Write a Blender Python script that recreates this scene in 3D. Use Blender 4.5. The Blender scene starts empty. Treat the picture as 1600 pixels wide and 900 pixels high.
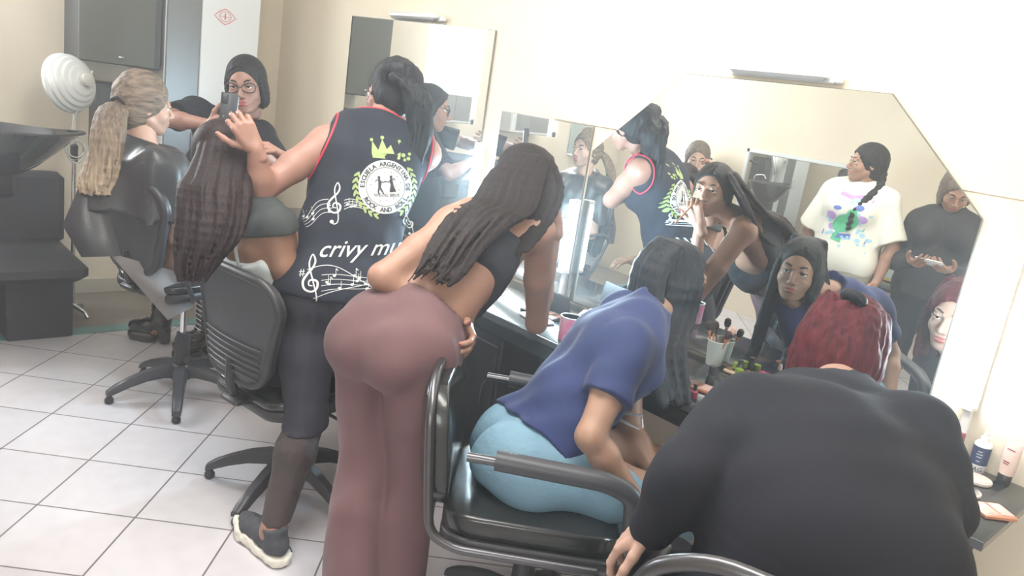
import bpy, math, random
import numpy as np
from mathutils import Vector, Matrix
from mathutils.bvhtree import BVHTree

# ------------------------------------------------------------------ camera, world, lights, exposure
scn = bpy.context.scene
COL = scn.collection
FPX, CAMH = 1199.0, 1.565
YAW, PITCH, ROLL = math.radians(136.109), math.radians(13.854), math.radians(8.7075)
_fw = Vector((math.cos(YAW)*math.cos(PITCH), math.sin(YAW)*math.cos(PITCH), -math.sin(PITCH)))
_r = _fw.cross(Vector((0, 0, 1))).normalized(); _u = _r.cross(_fw)
_r2 = math.cos(ROLL)*_r + math.sin(ROLL)*_u; _u2 = -math.sin(ROLL)*_r + math.cos(ROLL)*_u
CAM = Vector((0, 0, CAMH))
cd = bpy.data.cameras.new('camera'); cam = bpy.data.objects.new('camera', cd); COL.objects.link(cam)
cd.sensor_width = 36; cd.lens = 36*FPX/1600; cd.clip_start = .05
cam.matrix_world = Matrix(((_r2.x, _u2.x, -_fw.x, 0), (_r2.y, _u2.y, -_fw.y, 0), (_r2.z, _u2.z, -_fw.z, CAMH), (0, 0, 0, 1)))
scn.camera = cam
scn.view_settings.view_transform = 'Standard'; scn.view_settings.look = 'None'
scn.view_settings.gamma = 1; scn.view_settings.use_curve_mapping = False
scn.view_settings.exposure = 0.34
scn.cycles.use_denoising = True
scn.cycles.max_bounces = 10; scn.cycles.diffuse_bounces = 4; scn.cycles.glossy_bounces = 6
scn.cycles.caustics_reflective = False; scn.cycles.caustics_refractive = False
scn.cycles.sample_clamp_indirect = 4

WALL_Y, BACK_X, OPP_Y, RIGHT_X, CEIL = 2.42, -5.1, -1.3, 1.6, 2.75
world = bpy.data.worlds.new('sky'); scn.world = world; world.use_nodes = True
world.node_tree.nodes['Background'].inputs[0].default_value = (.85, .93, 1, 1)
world.node_tree.nodes['Background'].inputs[1].default_value = 1.2
# scattering air added to imitate lens glare: milky veil, light spreading round tubes
_s = world.node_tree.nodes.new('ShaderNodeVolumeScatter'); _s.inputs['Density'].default_value = .021
_s.inputs['Anisotropy'].default_value = .75; _s.inputs['Color'].default_value = (.94, .97, 1, 1)
world.node_tree.links.new(_s.outputs[0], world.node_tree.nodes['World Output'].inputs['Volume']); scn.cycles.volume_bounces = 1

def area(name, loc, direction, sx, sy, power, col):
    l = bpy.data.lights.new(name, 'AREA'); l.shape = 'RECTANGLE'; l.size = sx; l.size_y = sy
    l.energy = power; l.color = col
    o = bpy.data.objects.new(name, l); COL.objects.link(o); o.location = loc
    o.rotation_euler = Vector(direction).to_track_quat('-Z', 'Y').to_euler()
    return o
area('window_daylight', (BACK_X-.012, .02, 1.86), (1, .06, -.1), .70, 1.04, 62, (.93, .97, 1))
area('rear_fill_light', (.8, OPP_Y-.012, 1.65), (-.05, 1, -.05), 1.3, 1.3, 26, (.95, .97, 1))  # added fill from behind, set in the made-up rear window
area('ceiling_fill_light', (-1.5, .95, CEIL-.10), (0, .25, -1), 2.4, .5, 56, (1, .96, .9))  # added overhead fill, no ceiling fitting is modelled

def ray(px, py): return _fw + _r2*((px-800)/FPX) - _u2*((py-450)/FPX)
def at(px, py, d): return CAM + ray(px, py)*d            # a pixel at its real depth in metres
def atz(px, py, z): q = ray(px, py); return CAM + q*((z-CAMH)/q.z)
def aty(px, py, y): q = ray(px, py); return CAM + q*(y/q.y)
def atx(px, py, x): q = ray(px, py); return CAM + q*(x/q.x)
V = Vector

# ------------------------------------------------------------------ materials
def mat(name, col, rough=.6, metal=0, noise=0, nscale=8, bump=0, bscale=60, col2=None, spec=.5, emit=None, estr=0, coat=0,
        streak=None, sheen=0, sss=0):
    m = bpy.data.materials.new(name); m.use_nodes = True; nt = m.node_tree; b = nt.nodes['Principled BSDF']
    b.inputs['Base Color'].default_value = (*col, 1); b.inputs['Roughness'].default_value = rough
    b.inputs['Metallic'].default_value = metal; b.inputs['Specular IOR Level'].default_value = spec
    b.inputs['Coat Weight'].default_value = coat
    if sheen: b.inputs['Sheen Weight'].default_value = sheen
    if sss:
        b.inputs['Subsurface Weight'].default_value = sss; b.inputs['Subsurface Radius'].default_value = (.012, .005, .003)
    if emit: b.inputs['Emission Color'].default_value = (*emit, 1); b.inputs['Emission Strength'].default_value = estr
    tc = nt.nodes.new('ShaderNodeTexCoord'); mp = nt.nodes.new('ShaderNodeMapping')
    nt.links.new(tc.outputs['Object'], mp.inputs[0])
    if streak: mp.inputs['Scale'].default_value = streak
    if col2 or noise:
        n = nt.nodes.new('ShaderNodeTexNoise'); n.inputs['Scale'].default_value = nscale; n.inputs['Detail'].default_value = 4
        nt.links.new(mp.outputs[0], n.inputs[0])
        rp = nt.nodes.new('ShaderNodeMapRange'); rp.inputs[1].default_value = .3; rp.inputs[2].default_value = .7
        nt.links.new(n.outputs[0], rp.inputs[0])
        mx = nt.nodes.new('ShaderNodeMix'); mx.data_type = 'RGBA'
        c2 = col2 or tuple(max(0, c*(1-noise)) for c in col)
        mx.inputs[6].default_value = (*col, 1); mx.inputs[7].default_value = (*c2, 1)
        nt.links.new(rp.outputs[0], mx.inputs[0]); nt.links.new(mx.outputs[2], b.inputs['Base Color'])
    if bump:
        n2 = nt.nodes.new('ShaderNodeTexNoise'); n2.inputs['Scale'].default_value = bscale; n2.inputs['Detail'].default_value = 3
        nt.links.new(mp.outputs[0], n2.inputs[0])
        bp = nt.nodes.new('ShaderNodeBump'); bp.inputs['Strength'].default_value = bump; bp.inputs['Distance'].default_value = .01
        nt.links.new(n2.outputs[0], bp.inputs['Height']); nt.links.new(bp.outputs[0], b.inputs['Normal'])
    return m
def skin(name, col): return mat(name, col, rough=.5, noise=.12, nscale=9, bump=.04, bscale=140, sss=.12)
def hairm(name, col, col2, sc=(90, 90, 5), rough=.55): return mat(name, col, rough=rough, col2=col2, nscale=1.6, bump=.22, bscale=2.2, streak=sc, spec=.22)
M = dict(
    wall=mat('cream_paint', (.80, .71, .57), .85, noise=.05, nscale=3, bump=.05, bscale=90),
    ceil=mat('white_ceiling_paint', (.85, .84, .8), .9, noise=.03),
    mirror=mat('mirror_glass', (.93, .95, .93), .0, 1, noise=.01),
    mirror_edge=mat('mirror_edge', (.25, .24, .22), .4, .3, noise=.2),
    tan=mat('tan_edge', (.62, .50, .33), .6, noise=.2),
    plastic=mat('black_plastic', (.035, .036, .042), .42, noise=.25, bump=.05, bscale=200),
    greyplastic=mat('charcoal_plastic', (.055, .057, .068), .4, noise=.2, bump=.05, bscale=200),
    leather=mat('black_leatherette', (.022, .026, .028), .27, noise=.3, bump=.12, bscale=25, coat=.3),
    chrome=mat('chrome', (.75, .76, .78), .18, 1, noise=.05),
    steel=mat('dark_steel', (.12, .12, .13), .3, .8, noise=.1),
    table=mat('black_worktop', (.032, .038, .042), .22, noise=.3, nscale=20, coat=.3),
    tabledge=mat('worktop_edge', (.10, .11, .12), .4, noise=.2),
    bench=mat('black_bench_vinyl', (.045, .046, .055), .5, noise=.25, nscale=3, bump=.08, bscale=30),
    basin=mat('glossy_black_ceramic', (.012, .013, .015), .08, noise=.2, coat=.6),
    enamel=mat('white_enamel', (.72, .76, .76), .3, noise=.06, coat=.2),
    cable=mat('white_cable', (.62, .62, .58), .5, noise=.1),
    cabinet=mat('dark_olive_cabinet', (.10, .105, .09), .5, noise=.12, nscale=2),
    cabside=mat('charcoal_cabinet_side', (.05, .052, .058), .5, noise=.1),
    white=mat('white_lacquer', (.82, .85, .87), .25, noise=.02, coat=.3),
    dim_reflection=mat('dim_reflection_grey', (.20, .21, .22), .35, .5, noise=.1, nscale=2),
    daylit=mat('frosted_daylit_glass', (.8, .85, .88), .4, noise=.02, emit=(.90, .96, 1), estr=2.6),
    whitepl=mat('white_plastic', (.8, .81, .8), .4, noise=.03),
    red=mat('red_print', (.75, .12, .1), .6, noise=.1),
    teal=mat('teal_tile', (.16, .36, .36), .45, noise=.15, nscale=20),
    shadedfl=mat('shaded_brown_floor', (.30, .27, .23), .6, noise=.2, nscale=5),
    base=mat('pale_skirting', (.62, .58, .5), .6, noise=.1),
    tube=mat('lit_tube', (1, 1, 1), .4, noise=.01, emit=(.78, .93, 1), estr=42),
    ac=mat('grey_grille', (.34, .34, .33), .5, noise=.2),
    gold=mat('gold_frame', (.62, .47, .15), .35, .6, noise=.3, nscale=30, bump=.5, bscale=50),
    glass=mat('picture_glass', (.35, .42, .40), .15, noise=.1),
    # clothes
    black=mat('black_jersey', (.017, .018, .026), .85, noise=.25, nscale=6, bump=.12, bscale=40, spec=.25),
    blackdress=mat('black_ribbed_top', (.024, .026, .036), .85, noise=.25, bump=.12, bscale=50),
    vest=mat('navy_black_vest', (.018, .022, .036), .8, noise=.2, bump=.1, bscale=60, spec=.3),
    leggings=mat('navy_leggings', (.026, .026, .040), .75, noise=.2, bump=.08, bscale=80),
    sheer=mat('sheer_dark_mesh', (.062, .047, .048), .7, noise=.2, bump=.1, bscale=150),
    mauve=mat('mauve_trousers', (.150, .078, .086), .8, noise=.1, nscale=5, bump=.1, bscale=25, sheen=.1),
    blue=mat('royal_blue_cotton', (.014, .027, .115), .8, noise=.15, nscale=6, bump=.15, bscale=30, sheen=.1),
    denim=mat('pale_blue_denim', (.19, .335, .44), .8, noise=.15, nscale=7, bump=.25, bscale=60),
    cape=mat('black_nylon_cape', (.035, .037, .042), .38, noise=.2, bump=.2, bscale=12),
    capelining=mat('grey_cape_lining', (.23, .21, .21), .7, noise=.2),
    blacktee=mat('black_tee', (.026, .027, .034), .8, noise=.25, bump=.12, bscale=40),
    greycrop=mat('dark_green_grey_vest', (.04, .048, .05), .8, noise=.2, bump=.1),
    tank=mat('pale_grey_tank', (.55, .60, .60), .8, noise=.05, bump=.12, bscale=30),
    pink=mat('pink_tee', (.70, .34, .62), .8, noise=.06, bump=.1, bscale=30),
    cream=mat('cream_tee', (.78, .76, .68), .85, noise=.05, bump=.12, bscale=25),
    khaki=mat('khaki_trousers', (.45, .42, .33), .8, noise=.1),
    pipingred=mat('red_piping', (.62, .03, .06), .6, noise=.1),
    patent=mat('patent_black', (.012, .012, .014), .1, noise=.2, coat=1),
    shoe=mat('grey_mesh_upper', (.065, .07, .085), .7, noise=.3, nscale=80, bump=.3, bscale=300),
    sole=mat('off_white_foam', (.78, .75, .66), .6, noise=.08, nscale=20, bump=.1),
    # skins
    sk_tan=skin('tan_skin', (.36, .19, .145)), sk_fair=skin('fair_skin', (.50, .31, .24)),
    sk_warm=skin('warm_skin', (.38, .21, .15)), sk_deep=skin('brown_skin', (.31, .17, .11)),
    sk_olive=skin('olive_skin', (.37, .215, .148)),
    lip=mat('lips', (.42, .10, .10), .35, noise=.1), brow=mat('brow_hair', (.02, .014, .012), .7, noise=.2),
    eye=mat('eye_white', (.75, .73, .7), .2, noise=.03), iris=mat('dark_iris', (.02, .012, .008), .1, noise=.2),
    nail=mat('red_nail', (.5, .02, .03), .2, noise=.1),
    # hair
    h_black=hairm('black_hair', (.005, .006, .008), (.024, .025, .032)),
    h_blond=mat('blonde_balayage_hair', (.25, .19, .14), .6, col2=(.085, .064, .055), nscale=1.4, bump=.3, bscale=2.2, streak=(60, 8, 60), spec=.25),
    h_blondtip=mat('blonde_tips_hair', (.50, .40, .28), .6, col2=(.20, .15, .11), nscale=1.6, bump=.3, bscale=2.2, streak=(60, 60, 6), spec=.25),
    h_auburn=hairm('auburn_brown_hair', (.006, .0045, .006), (.030, .014, .016)),
    h_brown=hairm('dark_brown_hair', (.008, .006, .007), (.026, .017, .017)),
    h_red=mat('dyed_red_hair', (.115, .018, .024), .55, col2=(.05, .011, .016), nscale=1.4, bump=.3, bscale=2.2, streak=(60, 60, 9), spec=.12),
    h_grey=hairm('grey_brown_hair', (.10, .075, .06), (.20, .16, .13)),
    cloth_white=mat('white_tissue', (.72, .78, .74), .9, noise=.08, bump=.4, bscale=30),
    print_w=mat('white_fabric_print', (.62, .64, .64), .7, noise=.12, nscale=60),
    print_g=mat('green_gold_print', (.34, .44, .17), .7, noise=.2, nscale=40),
    print_k=mat('dark_fabric_print', (.03, .035, .05), .7, noise=.1),
    print_green=mat('green_print', (.10, .55, .28), .7, noise=.2, nscale=40),
    print_blue=mat('blue_print', (.12, .20, .55), .7, noise=.2, nscale=40),
    print_violet=mat('violet_print', (.55, .35, .75), .7, noise=.2, nscale=40),
    print_sky=mat('pale_blue_print', (.42, .68, .85), .7, noise=.2, nscale=40),
    mug=mat('pink_marbled_mug', (.72, .16, .36), .3, col2=(.75, .5, .55), nscale=18, coat=.4),
    cup=mat('white_cup', (.75, .82, .78), .45, noise=.03),
    wood=mat('brush_wood', (.45, .20, .12), .4, noise=.15), bristle=mat('dark_bristle', (.05, .03, .03), .9, noise=.3),
    lime=mat('lime_lid', (.20, .30, .03), .4, noise=.1), hot=mat('hot_pink_plastic', (.75, .05, .25), .3, noise=.1),
    rosegold=mat('rose_gold_case', (.62, .28, .18), .35, .3, noise=.15), powder=mat('pressed_powder', (.70, .45, .38), .8, noise=.3, nscale=70),
    paleplastic=mat('pale_pink_plastic', (.72, .60, .56), .4, noise=.05), label=mat('navy_label', (.05, .07, .16), .4, noise=.2),
    maroon=mat('maroon_cap', (.32, .05, .09), .35, noise=.1), beige=mat('beige_tube', (.66, .50, .44), .45, noise=.06),
    tattoo=mat('tattoo_ink', (.10, .13, .13), .6, noise=.3),
)

# ------------------------------------------------------------------ object helpers
def link(name, me, parent=None, mats=None):
    o = bpy.data.objects.new(name, me); COL.objects.link(o)
    if mats is not None:
        for m in (mats if isinstance(mats, (list, tuple)) else [mats]): me.materials.append(m)
    if parent is not None: o.parent = parent; o.location = o.location
    return o
def tag(o, label=None, cat=None, group=None, kind=None):
    if label: o['label'] = label
    if cat: o['category'] = cat
    if group: o['group'] = group
    if kind: o['kind'] = kind
    return o
class G:
    """geometry collector; verts in the frame of the object it is built into"""
    def __init__(s): s.v = []; s.f = []; s.mi = []; s.m = 0
    def add(s, vs, fs, m=None):
        b = len(s.v); s.v += [tuple(v) for v in vs]; s.f += [tuple(i+b for i in f) for f in fs]
        s.mi += [s.m if m is None else m]*len(fs); return s
    def box(s, c, d, R=None, bev=0):
        c = V(c); hx, hy, hz = d[0]/2, d[1]/2, d[2]/2
        b = min(bev, hx*.95, hy*.95, hz*.95)
        if b <= 0:
            vs = [V((x*hx, y*hy, z*hz)) for x in (-1, 1) for y in (-1, 1) for z in (-1, 1)]
            fs = [(0, 1, 3, 2), (4, 6, 7, 5), (0, 4, 5, 1), (2, 3, 7, 6), (0, 2, 6, 4), (1, 5, 7, 3)]
        else:  # chamfered box from three slabs of corner points
            ring = lambda x, y: [(-x+b, -y), (x-b, -y), (x, -y+b), (x, y-b), (x-b, y), (-x+b, y), (-x, y-b), (-x, -y+b)]
            vs = []
            for (sx, sy, z) in ((hx-b, hy-b, -hz), (hx, hy, -hz+b), (hx, hy, hz-b), (hx-b, hy-b, hz)):
                vs += [V((p[0], p[1], z)) for p in ring(sx, sy)]
            fs = [tuple(range(7, -1, -1)), tuple(range(24, 32))]
            for l in range(3):
                for i in range(8): fs.append((l*8+i, l*8+(i+1) % 8, l*8+8+(i+1) % 8, l*8+8+i))
        if R is not None: vs = [R @ v for v in vs]
        return s.add([v+c for v in vs], fs)
    def tube(s, pts, r, n=12, closed=False, flat=None):
        pts = [V(p) for p in pts]; k = len(pts); rs = r if isinstance(r, (list, tuple)) else [r]*k
        ts = []
        for i in range(k):
            a = pts[(i-1) % k] if closed else pts[max(i-1, 0)]; b = pts[(i+1) % k] if closed else pts[min(i+1, k-1)]
            t = (b-a); ts.append(t.normalized() if t.length > 1e-9 else V((0, 0, 1)))
        ref = V((0, 0, 1)) if abs(ts[0].z) < .9 else V((1, 0, 0))
        nrm = (ref - ts[0]*ref.dot(ts[0])).normalized(); vs = []
        for i in range(k):
            nrm = (nrm - ts[i]*nrm.dot(ts[i]));
            if nrm.length < 1e-6: nrm = ts[i].orthogonal()
            nrm.normalize(); bn = ts[i].cross(nrm)
            for j in range(n):
                a = 2*math.pi*j/n; ca, sa = math.cos(a), math.sin(a)
                if flat: ca *= flat
                vs.append(pts[i] + (nrm*ca+bn*sa)*rs[i])
        fs = []
        for i in range(k if closed else k-1):
            for j in range(n):
                a, b2 = i*n+j, i*n+(j+1) % n; c2, d2 = ((i+1) % k)*n+(j+1) % n, ((i+1) % k)*n+j
                fs.append((a, b2, c2, d2))
        if not closed: fs += [tuple(range(n-1, -1, -1)), tuple((k-1)*n+j for j in range(n))]
        return s.add(vs, fs)
    def lathe(s, c, prof, n=24, R=None):
        c = V(c); vs = []; k = len(prof)
        for (r, z) in prof:
            for j in range(n):
                a = 2*math.pi*j/n; p = V((r*math.cos(a), r*math.sin(a), z)); vs.append((R @ p if R is not None else p)+c)
        fs = [(i*n+j, i*n+(j+1) % n, (i+1)*n+(j+1) % n, (i+1)*n+j) for i in range(k-1) for j in range(n)]
        if prof[0][0] > 1e-5: fs.append(tuple(range(n-1, -1, -1)))
        if prof[-1][0] > 1e-5: fs.append(tuple((k-1)*n+j for j in range(n)))
        return s.add(vs, fs)
    def prism(s, poly, z0, z1, Mx=None):
        """polygon in xy between z0 and z1, then transformed"""
        n = len(poly); vs = [V((x, y, z0)) for x, y in poly]+[V((x, y, z1)) for x, y in poly]
        if Mx is not None: vs = [Mx @ v for v in vs]
        fs = [tuple(range(n-1, -1, -1)), tuple(range(n, 2*n))]+[(i, (i+1) % n, n+(i+1) % n, n+i) for i in range(n)]
        return s.add(vs, fs)
    def build(s, name, mats, parent=None, smooth=True, angle=40):
        me = bpy.data.meshes.new(name); me.from_pydata([tuple(v) for v in s.v], [], s.f); me.validate(); me.update()
        o = link(name, me, parent, mats)
        if len(me.materials) > 1 and len(me.polygons) == len(s.mi): me.polygons.foreach_set('material_index', s.mi)
        if smooth:
            me.polygons.foreach_set('use_smooth', [True]*len(me.polygons))
            me.set_sharp_from_angle(angle=math.radians(angle))
        return o
def empty(name, loc, rz=0):
    o = bpy.data.objects.new(name, None); COL.objects.link(o); o.location = loc; o.rotation_euler = (0, 0, rz); o.empty_display_size = .1
    return o
def copy_tree(o, parent=None):
    c = o.copy(); COL.objects.link(c)
    if parent is not None: c.parent = parent
    for ch in list(o.children): copy_tree(ch, c)
    return c
def arc(c, r, a0, a1, n=8, ax=V((1, 0, 0)), ay=V((0, 0, 1))):
    return [V(c)+ax*(r*math.cos(a0+(a1-a0)*i/n))+ay*(r*math.sin(a0+(a1-a0)*i/n)) for i in range(n+1)]
def rounded(pts, r=.04, n=5):
    pts = [V(p) for p in pts]; out = [pts[0]]
    for i in range(1, len(pts)-1):
        a, p, b = pts[i-1], pts[i], pts[i+1]; ra = min(r, (a-p).length*.45, (b-p).length*.45)
        s0 = p+(a-p).normalized()*ra; s1 = p+(b-p).normalized()*ra
        for k in range(n+1):
            t = k/n; out.append(s0*(1-t)**2+p*2*t*(1-t)+s1*t*t)
    return out+[pts[-1]]


# balayage: the ponytail itself is brown at the tie and blonde at the tips
_m = M['h_blondtip'].node_tree; _b = _m.nodes['Principled BSDF']; _src = _b.inputs['Base Color'].links[0].from_socket
_t = _m.nodes.new('ShaderNodeTexCoord'); _x = _m.nodes.new('ShaderNodeSeparateXYZ'); _m.links.new(_t.outputs['Object'], _x.inputs[0])
_g = _m.nodes.new('ShaderNodeMapRange'); _g.inputs[1].default_value = 1.0; _g.inputs[2].default_value = 1.26; _m.links.new(_x.outputs[2], _g.inputs[0])
_k = _m.nodes.new('ShaderNodeMix'); _k.data_type = 'RGBA'; _k.blend_type = 'MULTIPLY'; _k.inputs[7].default_value = (.42, .40, .42, 1)
_m.links.new(_g.outputs[0], _k.inputs[0]); _m.links.new(_src, _k.inputs[6]); _m.links.new(_k.outputs[2], _b.inputs['Base Color'])
# ------------------------------------------------------------------ room
def slab(name, c, d, m, bev=0):
    return tag(G().box(c, d, bev=bev).build(name, m, smooth=False), kind='structure')
fl = mat('pale_tile', (.70, .655, .68), .32, noise=.08, nscale=6, spec=.4)
nt = fl.node_tree; b = nt.nodes['Principled BSDF']
tc = nt.nodes.new('ShaderNodeTexCoord'); mp = nt.nodes.new('ShaderNodeMapping'); nt.links.new(tc.outputs['Object'], mp.inputs[0])
TS, TA, TO = .3299067, math.radians(48.18863), (-1.71222*CAMH, .334596*CAMH)
mp.vector_type = 'TEXTURE'; mp.inputs['Location'].default_value = (*TO, 0); mp.inputs['Rotation'].default_value = (0, 0, TA)
mp.inputs['Scale'].default_value = (TS, TS, 1)
br = nt.nodes.new('ShaderNodeTexBrick'); br.offset = 0; br.squash = 1; br.inputs['Scale'].default_value = 1
br.inputs['Mortar Size'].default_value = .011; br.inputs['Mortar Smooth'].default_value = .3
br.inputs['Brick Width'].default_value = 1; br.inputs['Row Height'].default_value = 1
br.inputs['Color1'].default_value = (.72, .69, .72, 1); br.inputs['Color2'].default_value = (.65, .62, .655, 1); br.inputs['Mortar'].default_value = (.19, .17, .17, 1)
nt.links.new(mp.outputs[0], br.inputs[0])
nz = nt.nodes.new('ShaderNodeTexNoise'); nz.inputs['Scale'].default_value = 14; nz.inputs['Detail'].default_value = 6
nt.links.new(tc.outputs['Object'], nz.inputs[0])
mx = nt.nodes.new('ShaderNodeMix'); mx.data_type = 'RGBA'; mx.blend_type = 'MULTIPLY'; mx.inputs[0].default_value = .18
nt.links.new(br.outputs[0], mx.inputs[6]); nt.links.new(nz.outputs[0], mx.inputs[7]); nt.links.new(mx.outputs[2], b.inputs['Base Color'])
slab('floor', ((BACK_X+RIGHT_X)/2, (WALL_Y+OPP_Y)/2, -.05), (RIGHT_X-BACK_X, WALL_Y-OPP_Y, .1), fl)
slab('ceiling', ((BACK_X+RIGHT_X)/2, (WALL_Y+OPP_Y)/2, CEIL+.05), (RIGHT_X-BACK_X, WALL_Y-OPP_Y, .1), M['ceil'])
slab('wall_front', ((BACK_X+RIGHT_X)/2, WALL_Y+.06, CEIL/2), (RIGHT_X-BACK_X+.2, .12, CEIL), M['wall'])
slab('wall_right', (RIGHT_X+.06, (WALL_Y+OPP_Y)/2, CEIL/2), (.12, WALL_Y-OPP_Y, CEIL), M['wall'])
def wall_hole(name, axis, pos, lo, hi, h0, h1, z0, z1, m):
    """wall slab with one rectangular opening; axis 0: normal x, axis 1: normal y"""
    g = G()
    def bx(a0, a1, c0, c1):
        if axis == 0: g.box((pos, (a0+a1)/2, (c0+c1)/2), (.12, a1-a0, c1-c0))
        else: g.box(((a0+a1)/2, pos, (c0+c1)/2), (a1-a0, .12, c1-c0))
    bx(lo, h0, 0, CEIL); bx(h1, hi, 0, CEIL); bx(h0, h1, 0, z0); bx(h0, h1, z1, CEIL)
    return tag(g.build(name, m, smooth=False), kind='structure')
W1Y0, W1Y1, W1Z0, W1Z1 = -.36, .40, 1.26, 2.40
wall_hole('wall_left', 0, BACK_X-.06, OPP_Y, WALL_Y, W1Y0, W1Y1, W1Z0, W1Z1, M['wall'])
wall_hole('wall_back', 1, OPP_Y-.06, BACK_X-.1, RIGHT_X+.1, .1, 1.5, .95, 2.35, M['wall'])  # the opening is for the added rear window
def window(name, axis, pos, a0, a1, z0, z1, mull):
    g = G(); w = .045
    def bx(p0, p1, c0, c1, t=.05, m=0):
        g.m = m
        if axis == 0: g.box((pos, (p0+p1)/2, (c0+c1)/2), (t, p1-p0, c1-c0))
        else: g.box(((p0+p1)/2, pos, (c0+c1)/2), (p1-p0, t, c1-c0))
    bx(a0, a0+w, z0, z1); bx(a1-w, a1, z0, z1); bx(a0, a1, z0, z0+w); bx(a0, a1, z1-w, z1)
    for k in mull: bx(k-.015, k+.015, z0, z1, .04)
    o = tag(g.build(name, M['whitepl'], smooth=False), kind='structure')
    g = G()
    if axis == 0: g.box((pos-.02, (a0+a1)/2, (z0+z1)/2), (.006, a1-a0-.06, z1-z0-.06))
    else: g.box(((a0+a1)/2, pos-.02, (z0+z1)/2), (a1-a0-.06, .006, z1-z0-.06))
    g.build('pane', M['daylit'], o, smooth=False)
    return o
window('window_1', 0, BACK_X-.04, W1Y0, W1Y1, W1Z0, W1Z1, [.02])
window('window_added_fill', 1, OPP_Y-.04, .1, 1.5, .95, 2.35, [.8])  # unseen window, added to light the backs of the seated people
# floor border and the brown floor beyond it with its shade painted in, baseboards
slab('trim_1', ((-4.44-4.34)/2, .56, .002), (.10, 3.70, .004), M['teal'])
slab('trim_2', ((BACK_X-4.44)/2, .56, .0015), (-4.44-BACK_X, 3.70, .003), M['shadedfl'])
slab('baseboard_left', (BACK_X+.008, .56, .045), (.016, 3.68, .09), M['base'])
slab('baseboard_front', (-.0, WALL_Y-.006, .04), (RIGHT_X-.02, .012, .08), M['base'])
slab('trim_3', ((-2.41+RIGHT_X)/2, WALL_Y-.003, (CEIL+1.5)/2), (RIGHT_X+2.41, .006, CEIL-1.5), M['wall'])

# ------------------------------------------------------------------ mirrors
def mirror(name, outline, y, yaw, label, x0, th=.006, edge=M['mirror_edge']):
    """outline: (x, z) points on the wall; pane is its own part on a backing board"""
    r = empty(name, (x0, y, 0), yaw)
    n = len(outline); o2 = [(x-x0, z) for x, z in outline]
    cx = sum(p[0] for p in o2)/n; cz = sum(p[1] for p in o2)/n
    g = G(); g.add([V((x, 0, z)) for x, z in o2]+[V((x, th, z)) for x, z in o2],
                   [tuple(range(n, 2*n))]+[(i, (i+1) % n, n+(i+1) % n, n+i) for i in range(n)]+[tuple(range(n-1, -1, -1))])
    g.build('backing', edge, r, smooth=False)
    ins = [(cx+(x-cx)*.996, cz+(z-cz)*.995) for x, z in o2]
    g = G(); g.add([V((x, -.002, z)) for x, z in ins]+[V((x, -.0002, z)) for x, z in ins],
                   [tuple(range(n)), tuple(range(2*n-1, n-1, -1))]+[(i, (i+1) % n, n+(i+1) % n, n+i) for i in range(n)])
    p = g.build('mirror_pane', M['mirror'], r, smooth=False)
    return tag(r, label, 'mirror')
T1 = math.radians(6.2)
mirror('wall_mirror', [(-3.975, .747), (-2.87, .747), (-2.87, 1.85), (-3.975, 1.865)], WALL_Y-.012, T1*1, 'tall rectangular wall mirror behind the stylist in the printed vest', -2.87)
mirror('wall_mirror', [(-2.75, .76), (-2.17, .76), (-2.17, 1.495), (-2.75, 1.495)], WALL_Y-.010, 0, 'small low rectangular mirror between the two larger mirrors, beside a lit tube', -2.46)
mirror('wall_mirror', [(-2.15, .76), (-.68, .76), (-.68, 1.43), (-1.01, 1.74), (-1.76, 1.74), (-2.15, 1.40)], WALL_Y-.016, 0, 'wide wall mirror with clipped upper corners above the makeup counter', -1.4)

# vertical tube lights beside the mirrors
def tube_lamp(x, y, z0, z1, label, power):
    r = empty('vertical_tube_lamp', (x, y, .747))
    G().box((0, .012, (z0+z1)/2-.747), (.034, .018, z1-z0+.05), bev=.004).build('housing', M['whitepl'], r)
    G().tube([(0, -.012, z0-.747), (0, -.012, z1-.747)], .016, 16).build('tube', M['tube'], r)
    for z in (z0-.02, z1+.008): G().box((0, -.008, z-.747+.006), (.032, .034, .018), bev=.004).build('end_cap', M['whitepl'], r)
    G().box((0, .004, (z0-.747)/2-.01), (.022, .016, z0-.76), bev=.003).build('stand', M['whitepl'], r)
    tag(r, label, 'lamp', 'lit tubes beside the mirrors')
    area('tube_glow', (x, y-.045, (z0+z1)/2), (0, -1, 0), .04, z1-z0, power, (.62, .86, 1))
tube_lamp(-2.83, WALL_Y-.045, 1.02, 1.31, 'short lit vertical tube between the printed vest and the bent over head', 11)
tube_lamp(-2.155, WALL_Y-.06, .90, 1.17, 'lit vertical tube at the left edge of the clipped corner mirror', 14)
tube_lamp(-.57, WALL_Y-.035, .93, 1.33, 'brightest lit vertical tube at the right edge of the clipped corner mirror', 3)
# unlit horizontal fittings over the mirrors
def fitting(x0, x1, z, label):
    r = empty('wall_light_fitting', ((x0+x1)/2, WALL_Y-.006, z))
    w = x1-x0
    G().box((0, -.012, 0), (w, .02, .03), bev=.004).build('housing', M['whitepl'], r)
    G().box((0, -.045, .006), (w-.03, .045, .035), bev=.012).build('diffuser', M['white'], r)
    G().box((w/2+.012, -.02, -.002), (.024, .03, .026), bev=.006).build('end_cap', M['whitepl'], r)
    tag(r, label, 'light fitting')
fitting(-1.57, -1.19, 1.765, 'unlit white tube fitting above the clipped corner mirror')
fitting(-3.72, -3.28, 1.885, 'unlit white tube fitting above the tall rectangular mirror')

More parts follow.
